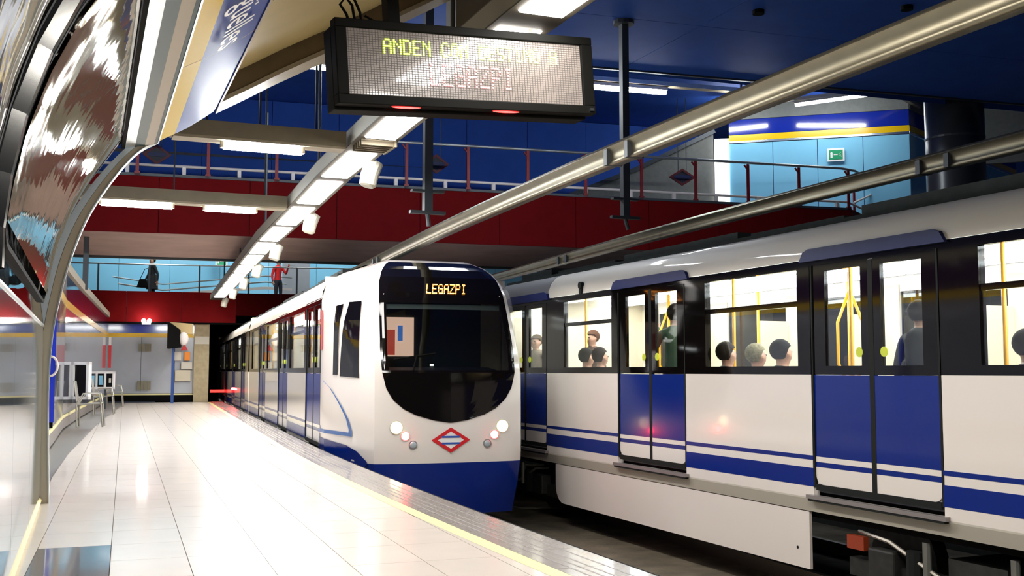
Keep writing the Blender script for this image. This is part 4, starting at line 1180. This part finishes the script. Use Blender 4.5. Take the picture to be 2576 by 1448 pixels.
    for a, b in oo:
        if a > c: m.box(-xs - .07, -xs, c, a, 1.05, 2.02)
        c = b
    m.box(-xs - .07, -xs, c, y1, 1.05, 2.02); m.build('side_wall', [M_WHITE], t)
    m = MB(); m.box(-xs - .075, -xs - .07, y0, y1, 0, .98); c = y0
    for a, b in oo:
        if a > c: m.box(-xs - .085, -xs - .071, c, a, .98, 2.1)
        c = b
    m.box(-xs - .085, -xs - .071, c, y1, .98, 2.1)
    m.build('lining', M_CREAM, t)
    MB().box(-xs - .05, -xs - .04, y0, y1, 1.05, 2.02).build('glass_strip', M_GLASSD, t)
    for ye in (y0, y1 - .06):
        MB().box(xs + .05, -xs - .05, ye, ye + .06, -.1, 2.45).build('end_wall', M_CREAM, t)
    MB().box(xs + .08, -xs - .08, y0, y1, -.05, -.01).build('saloon_floor', M_CARFL, t)
    m = MB(); m.box(xs + .08, -xs - .08, y0, y1, 2.20, 2.25); m.build('saloon_ceiling', M_WHITE, t)
    if interior:
        for x_ in (-.62, .62):
            m = MB(); y = y0 + .3
            while y < y1 - .3:
                m.box(x_ - .13, x_ + .13, y, min(y + 2.3, y1 - .2), 2.14, 2.17); y += 2.4
            m.build('ceiling_light', M_TUBE3, t)
        for a, b in spans:
            if b - a < 1.3: continue
            m = MB()
            for sx_, wl_ in ((1, -xs - .08), (-1, xs + .08)):
                x0_, x1_ = sorted((wl_, wl_ - sx_ * .45))
                m.box(x0_, x1_, a + .2, b - .2, .38, .46)
                x0_, x1_ = sorted((wl_, wl_ - sx_ * .08))
                m.box(x0_, x1_, a + .2, b - .2, .46, .85)
            m.build('seat_row', M_SEAT, t)
            for y in (a + .12, b - .12):
                for sx_ in (1, -1):
                    m = MB(); x_ = sx_ * .82
                    m.tube([(x_, y, 0), (x_, y, 2.15)], .019, 8); m.build('grab_pole', M_GRAB, t, smooth=True)
                m = MB(); m.box(-xs - .55, -xs - .1, y - .012, y + .012, .46, 1.75); m.build('draught_screen', M_CREAM, t)
            ym = (a + b) / 2
            m = MB(); m.tube([(0, ym, 0), (0, ym, .9), (.0, ym, 1.3), (0, ym, 2.15)], .02, 8); m.tube([(0, ym, .85), (-.12, ym + .06, 1.15), (-.12, ym + .06, 1.6), (0, ym, 1.95)], .017, 8); m.tube([(0, ym, .85), (.12, ym - .06, 1.15), (.12, ym - .06, 1.6), (0, ym, 1.95)], .017, 8)
            m.build('centre_pole', M_GRAB, t, smooth=True)
    for yb_ in boggles:
        bg = MB()
        bg.box(xs + .25, xs + .38, yb_ - 1.5, yb_ + 1.5, -.78, -.62)
        bg.box(xs + .25, -xs - .25, yb_ - .3, yb_ + .3, -.72, -.45)
        fr_ = bg.build('bogie_frame', M_BOGIE, t)
        for s in (-1, 1):
            m = MB(); m.tube([(xs + .42, yb_ + s * 1.0, -.60), (xs + .56, yb_ + s * 1.0, -.60)], .40, 24); m.build('wheel', M_BOGIE, fr_)
            m = MB(); m.box(xs + .16, xs + .32, yb_ + s * 1.0 - .16, yb_ + s * 1.0 + .16, -.76, -.48); bevel(m.build('axle_box', M_BOGIE, fr_), .02)
            m = MB(); m.tube([(xs + .22, yb_ + s * .62, -.76), (xs + .22, yb_ + s * .62, -.44)], .09, 12); m.build('spring', M_GASKET, fr_)
            m = MB(); m.tube([(xs + .2, yb_ + s * 1.3, -.36), (xs + .18, yb_ + s * .9, -.40), (xs + .18, yb_ + s * .3, -.62), (xs + .2, yb_, -.64)], .018, 6); m.build('hose', mat('bogie pipe', (.34, .31, .26), .4, metal=.5), fr_)
            m = MB(); m.tube([(xs + .17, yb_ + s * .45, -.34), (xs + .17, yb_ + s * .45, -.66)], .035, 8); m.build('damper', mat('damper', (.22, .22, .20), .4, metal=.4), fr_)
        m = MB(); m.box(xs + .14, xs + .2, yb_ + 1.18, yb_ + 1.40, -.52, -.40); m.build('red_valve', mat('red valve', (.30, .04, .01), .5), fr_)

# right train: its near side stands 6.47 m to the right of the camera
RT = thing('train', 'stationary white and blue metro train at right, lit saloon full of passengers', 'train', (7.87, 0, 0), 0)
D = [(2.82, 4.38), (6.62, 8.22), (10.44, 12.03), (14.2, 15.8)]
Wn = [(.8, 2.4), (4.62, 6.2), (8.42, 10.02), (12.2, 13.62)]
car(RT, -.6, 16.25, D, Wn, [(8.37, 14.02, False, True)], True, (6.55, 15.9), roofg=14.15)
MB().box(-1.42, -1.36, 13.02, 13.10, 2.12, 2.22).build('marker_lamp', M_GASKET, RT)
m1 = MB(); m1.tube([(-1.43, 13.06, 2.23), (-1.38, 13.06, 2.23)], .05, 10); m1.build('marker_lens', M_GASKET, RT)
o = MB().box(-1.36, 1.36, 0, 15, -.3, 2.5).build('carriage_body', M_WHITE, RT); o.location = (.25, 16.7, 0); o.rotation_euler = (0, 0, -.075)

# passengers (seated ones sit with their backs to the near windows)
def sit_at(y, lab, shirt, hair, side=-1, h=1.86, **kw):
    return person(lab, (7.87 + side * 1.0, y, 0.0), R(-90) if side < 0 else R(90), 'sit', shirt, (.02, .02, .04), hair, h=h, **kw)
# person faces -y locally; rotate so that seated on near side face +x
sit_at(13.72, 'seated passenger with dark hair at the left of the first window right of the cab', (.02, .02, .025), (.012, .01, .008)).rotation_euler = (0, 0, R(90))
sit_at(13.30, 'seated passenger in dark clothes, second head in the first window right of the cab', (.03, .02, .03), (.02, .012, .01)).rotation_euler = (0, 0, R(90))
person('curly brown haired passenger facing the platform in the first window right of the cab', (7.45, 14.65, 0), R(-80), 'stand', (.10, .05, .03), (.03, .03, .04), (.10, .04, .02), h=1.66)
person('passenger in a green jacket standing at the middle doors', (6.92, 11.36, 0), R(150), 'hold', (.05, .09, .045), (.03, .03, .04), (.03, .02, .015), h=1.86)
sit_at(10.22, 'seated dark haired passenger at the left end of the middle window', (.03, .03, .03), (.025, .018, .012)).rotation_euler = (0, 0, R(90))
sit_at(9.66, 'seated grey haired passenger in the middle window', (.25, .20, .14), (.28, .24, .15), h=1.82).rotation_euler = (0, 0, R(90))
sit_at(9.22, 'seated black haired passenger at the right end of the middle window', (.015, .015, .015), (.012, .012, .010)).rotation_euler = (0, 0, R(90))
person('large passenger in a dark coat with his back to the right hand doors', (6.90, 7.28, 0), R(95), 'stand', (.035, .035, .030), (.02, .02, .02), (.018, .015, .010), h=1.66, longcoat=True)
sit_at(6.12, 'seated passenger with dark hair and bare neck at the right edge of the picture', (.05, .03, .03), (.015, .01, .008)).rotation_euler = (0, 0, R(90))
person('passenger standing behind the door window beside the cab', (7.0, 15.75, 0), R(-60), 'stand', (.20, .15, .10), (.03, .03, .04), (.06, .035, .02), h=1.62)

# left train with cab; nose centre
ph = .078
Ry = Vector((math.cos(ph), -math.sin(ph), 0)); Fy = Vector((math.sin(ph), math.cos(ph), 0))
nose = Vector((3.305, 13.5, 0)) + Ry * 1.40
LT = thing('train', 'white and blue metro train arriving at the left platform, cab front towards the camera', 'train', nose, -ph)
rowsz = [-.80, -.62, -.40, -.125, -.12, .1, .35, .7, 1.05, 1.4, 1.75, 2.1, 2.28, 2.42, 2.52, 2.60, 2.64]
T_wf = [(-.8, .96), (-.12, 1.03), (1.06, 1.03), (1.8, .985), (2.1, .95), (2.3, .91), (2.45, .84), (2.55, .76), (2.64, .62)]
T_ws = [(-.8, 1.36), (-.12, 1.40), (2.1, 1.40), (2.3, 1.35), (2.45, 1.22), (2.55, 1.0), (2.64, .75)]
T_y0 = [(-.8, .16), (-.4, .06), (0, .0), (1.05, .02), (1.5, .16), (2.1, .42), (2.35, .62), (2.5, .85), (2.64, 1.25)]
def outline(z):
    wf_, ws_, yy0 = lin(T_wf, z), lin(T_ws, z), lin(T_y0, z)
    half = [(0, yy0 - .07), (.3 * wf_, yy0 - .064), (.6 * wf_, yy0 - .045), (.85 * wf_, yy0 - .015), (.96 * wf_, yy0 + .03), (wf_, yy0 + .11), (wf_ + (ws_ - wf_) * .35, yy0 + .55), (wf_ + (ws_ - wf_) * .72, max(yy0 + .9, 1.15)), (ws_, max(yy0 + 1.15, 1.65)), (ws_, 2.02)]
    left = [(-a, b) for a, b in half[::-1]]
    return left + half[1:]
def SF(x, z):                                          # front surface: y for a given x
    wf_, yy0 = lin(T_wf, z), lin(T_y0, z)
    a = abs(x) / wf_
    return lin([(0, -.07), (.3, -.064), (.6, -.045), (.85, -.015), (.96, .03), (1.0, .11), (1.1, .3)], a) + yy0
m1 = MB()
ols = [outline(z) for z in rowsz]
nn_ = len(ols[0]); b0 = 0
for z, ol in zip(rowsz, ols):
    m1.v += [(a, b, z) for a, b in ol]
for i in range(len(rowsz) - 1):
    for k in range(nn_ - 1):
        mx_ = max(abs(ols[i][k][0]), abs(ols[i][k + 1][0]))
        if 1.04 < rowsz[i] and rowsz[i + 1] < 2.11 and mx_ < .86 * lin(T_wf, rowsz[i]): continue
        m1.f.append((i * nn_ + k, i * nn_ + k + 1, (i + 1) * nn_ + k + 1, (i + 1) * nn_ + k))
        m1.mi.append(1 if rowsz[i + 1] <= -.12 else 0)
m1.f.append(tuple((len(rowsz) - 1) * nn_ + k for k in range(nn_))); m1.mi.append(0)
cab = m1.build('cab_shell', [M_WHITE, M_BLUE], LT, smooth=True)
cab.modifiers.new('e', 'EDGE_SPLIT').split_angle = R(40)
# black mask built in rows on the front surface, with an opening for the windscreen
MASK = [(.40, .02), (.43, .22), (.50, .46), (.58, .62), (.70, .76), (.85, .85), (1.05, .90), (1.3, .915), (1.6, .90), (1.9, .885), (2.1, .87), (2.3, .84), (2.45, .77), (2.55, .68), (2.60, .60)]
def mrow(z, x0, x1, n, off):
    return [(x0 + (x1 - x0) * i / n, SF(x0 + (x1 - x0) * i / n, z) - off, z) for i in range(n + 1)]
def mw(z): return lin(MASK, z)
zs = [.40, .43, .46, .50, .54, .58, .64, .70, .78, .85, .95, 1.05]
m1 = MB()
m1.sweep([mrow(z, -mw(z), mw(z), 16, .012) for z in zs + [1.08]])
zs2 = [1.98, 2.05, 2.12, 2.2, 2.28, 2.35, 2.42, 2.47, 2.52, 2.56, 2.60]
m1.sweep([mrow(z, -mw(z), mw(z), 16, .012) for z in zs2])
mid_z = [1.08, 1.2, 1.35, 1.5, 1.65, 1.8, 1.9, 1.98]
for s in (-1, 1):
    m1.sweep([mrow(z, s * mw(z), s * (mw(z) - .09), 3, .012) for z in mid_z])
m1.build('front_mask', M_BLACKG, LT, smooth=False)
m1 = MB(); m1.sweep([mrow(z, -(mw(z) - .09), mw(z) - .09, 12, .010) for z in mid_z]); m1.build('windscreen', M_GLASSD, LT, smooth=True)
# inside the cab: dark desk, bulkhead with lit opening, visor
m1 = MB(); m1.prism([(-.8, .12, 1.05), (.8, .12, 1.05), (.8, .9, 1.12), (-.8, .9, 1.12)], (0, 0, -.3)); m1.build('driver_desk', mat('dark blue grey desk', (.03, .04, .06), .6), LT)
MB().box(-.85, .85, 1.45, 1.5, .9, 2.2).build('cab_bulkhead', mat('dark grey bulkhead', (.035, .045, .042), .7), LT)
m1 = MB(); m1.box(-.60, -.16, 1.42, 1.45, 1.28, 1.84); m1.build('bulkhead_window', mat('lit saloon window', (.5, .45, .4), .4, emit=(1.0, .62, .45), estr=.9, var=0), LT)
m1 = MB(); m1.box(-.58, -.44, 1.40, 1.42, 1.30, 1.66); m1.build('red_poster', mat('lit red poster', (.4, .05, .04), .4, emit=(.9, .12, .08), estr=.5), LT)
m1 = MB(); m1.box(-.40, -.33, 1.39, 1.41, 1.5, 1.72); m1.build('blue_poster', mat('lit blue poster', (.1, .2, .5), .4, emit=(.1, .3, .9), estr=.5), LT)
m1 = MB(); m1.sweep([[(x, SF(x, 1.93) + .05, 1.90), (x, SF(x, 1.95) + .05, 1.965)] for x in [-.8 + .1 * i for i in range(17)]]); m1.build('visor_rail', mat('pale visor rail', (.35, .40, .38), .5), LT)
m1 = MB(); m1.tube([(-.75, SF(-.75, 1.22) - .03, 1.22), (-.2, SF(-.2, 1.30) - .035, 1.30)], .014, 6); m1.tube([(-.5, SF(-.5, 1.1) - .03, 1.08), (-.45, SF(-.45, 1.25) - .03, 1.26)], .012, 6); m1.build('wiper', M_BLACK, LT)
m1 = MB(); m1.box(-.02, .03, 1.0, 1.02, 1.14, 1.17); m1.build('desk_light', lamp('desk light', (.9, 1, .9), 2.0), LT)
# display: orange LEGAZPI
dmm = dots('LEGAZPI', .0136, .0205, .012, -.235, 2.245, SF(0, 2.19) - .022, .25)
for i in range(len(dmm.v)):
    x, y, z = dmm.v[i]; dmm.v[i] = (x, y + (SF(x, z) - SF(0, 2.19)), z)
dmm.build('destination_display', M_ORANGE, LT)
# lamps
for s in (-1, 1):
    for (x, z, r_, m_, nm) in ((.715, .345, .078, M_HEAD, 'headlight'), (.60, .235, .052, M_TAIL, 'tail_lamp'), (.50, .12, .045, M_CHROME, 'marker_light')):
        yy_ = SF(x, z)
        m1 = MB(); m1.tube([(s * x, yy_ + .02, z), (s * x, yy_ - .012, z)], r_ + .012, 18); q = m1.build(nm + '_bezel', M_SILL if nm != 'marker_light' else M_STEP, LT)
        m1 = MB(); m1.ball((s * x, yy_ - .012, z), r_, (1, .25, 1), 16, 8); m1.build(nm, m_, LT, smooth=True)
# diamond emblem
def dquad(mb_, pts_): mb_.poly([(x, SF(x, z) - .012, z) for x, z in pts_])
hw, hh, zc = .26, .165, .175
m1 = MB()
oo_ = [(-hw, zc), (0, zc - hh), (hw, zc), (0, zc + hh)]; ii_ = [(x * .68, zc + (z - zc) * .68) for x, z in oo_]
for k in range(4): dquad(m1, [oo_[k], oo_[(k + 1) % 4], ii_[(k + 1) % 4], ii_[k]])
em = m1.build('emblem', M_REDP, LT)
m1 = MB(); m1.poly([(x, SF(x, z) - .010, z) for x, z in ii_]); m1.build('emblem_field', M_WHP, em)
m1 = MB()
for z in (zc + .042, zc - .042): m1.poly([(x, SF(x, zz_) - .015, zz_) for x, zz_ in ((-.125, z - .012), (.125, z - .012), (.125, z + .012), (-.125, z + .012))])
m1.build('emblem_bar', M_BLUP, em)
# side window of the cab, label, swoosh on the taper
def SS(y, z, s=-1):                                     # side surface x for a given y
    pts_ = [(b, a) for a, b in outline(z)[len(outline(z)) // 2 + 4:]]
    return s * lin(pts_, y)
def spatch(pts_, name, m_, par=LT, off=.01):
    (ya, za), (yb, zb), (yc, zc_), (yd, zd) = pts_       # quad: bottom front, bottom back, top back, top front
    rows = []
    for i in range(9):
        v_ = i / 8; a = (ya + (yd - ya) * v_, za + (zd - za) * v_); b = (yb + (yc - yb) * v_, zb + (zc_ - zb) * v_); row = []
        for k in range(9):
            u_ = k / 8; y, z = a[0] + (b[0] - a[0]) * u_, a[1] + (b[1] - a[1]) * u_
            row.append((SS(y, z) - off, y, z))
        rows.append(row)
    m = MB(); m.sweep(rows); return m.build(name, m_, par)
spatch([(1.12, 1.02), (1.30, 1.02), (1.30, 1.98), (1.14, 2.0)], 'cab_door_glass', M_BLACKG)
spatch([(.42, .98), (1.05, 1.0), (1.02, 2.02), (.72, 2.02)], 'cab_side_window', M_BLACKG)
spatch([(1.82, 1.38), (2.0, 1.38), (2.0, 1.95), (1.82, 1.95)], 'red_label', mat('red label', (.62, .08, .08), .5))
# blue swoosh
swo = [(1.7, .93), (1.35, .82), (1.0, .62), (.72, .42), (.60, .27), (.60, .22)]
m1 = MB()
m1.sweep([[(SS(y, z) - .012, y, z), (SS(y + .04 + .08 * i / 5, z + .02) - .012, y + .035 + .09 * i / 5, z + .015)] for i, (y, z) in enumerate(swo)])
m1.sweep([[(SS(y, .20) - .012, y, .20), (SS(y, .25) - .012, y, .25)] for y in (.60, .9, 1.2, 1.6, 2.0)])
m1.build('blue_swoosh', mat('pale blue stripe', (.03, .13, .40), .3), LT)
m1 = MB()
m1.sweep([[(SS(y, z0) - .014, y, z0), (SS(y, z1) - .014, y, z1)] for y, z0, z1 in ((.05 + .12, -.13, -.1), (.45, -.3, .02), (.8, -.32, .08), (1.2, -.30, .10), (1.6, -.28, .12), (2.0, -.26, .13))])
m1.build('blue_skirt_band', M_BLUE, LT)
# first carriage body behind the cab
DL = [(2.05, 3.72), (6.28, 7.92), (10.55, 12.2)]
WL_ = [(3.95, 6.0), (8.15, 10.3), (12.5, 14.3)]
car(LT, 2.0, 15.0, DL, WL_, [(3.9, 14.8, False, False)], True, (), xs=-1.40, header=False)
# gangway and second carriage
g = thing('carriage', 'rear carriage of the arriving train, entering from the tunnel behind the dark gangway', 'train', nose + Fy * 15.3 + Ry * 0.0, -ph - .004)
MB().box(-1.2, 1.2, -.32, .05, -.3, 2.4).build('gangway_bellows', M_BLACK, g)
car(g, 0.05, 17.5, [(1.2, 2.8), (5.4, 7.0), (9.6, 11.2), (13.8, 15.4)], [(3.1, 5.1), (7.3, 9.3), (11.5, 13.5)], [(.5, 17, False, False)], True, (), header=False)
m1 = MB(); m1.ball((-1.42, 6.2, .5), .05, (1, 2.4, .8)); m1.ball((-1.42, 5.2, .5), .03); m1.build('side_lamp', M_TAIL, g)
# opposite platform slab behind the right train
m1 = MB(); m1.box(10.4, 22, -4, 30, -1.2, 0); m1.box(21.9, 22.0, -4, 24, 0, 3.6); st(m1.build('wall_right', M_GREY))
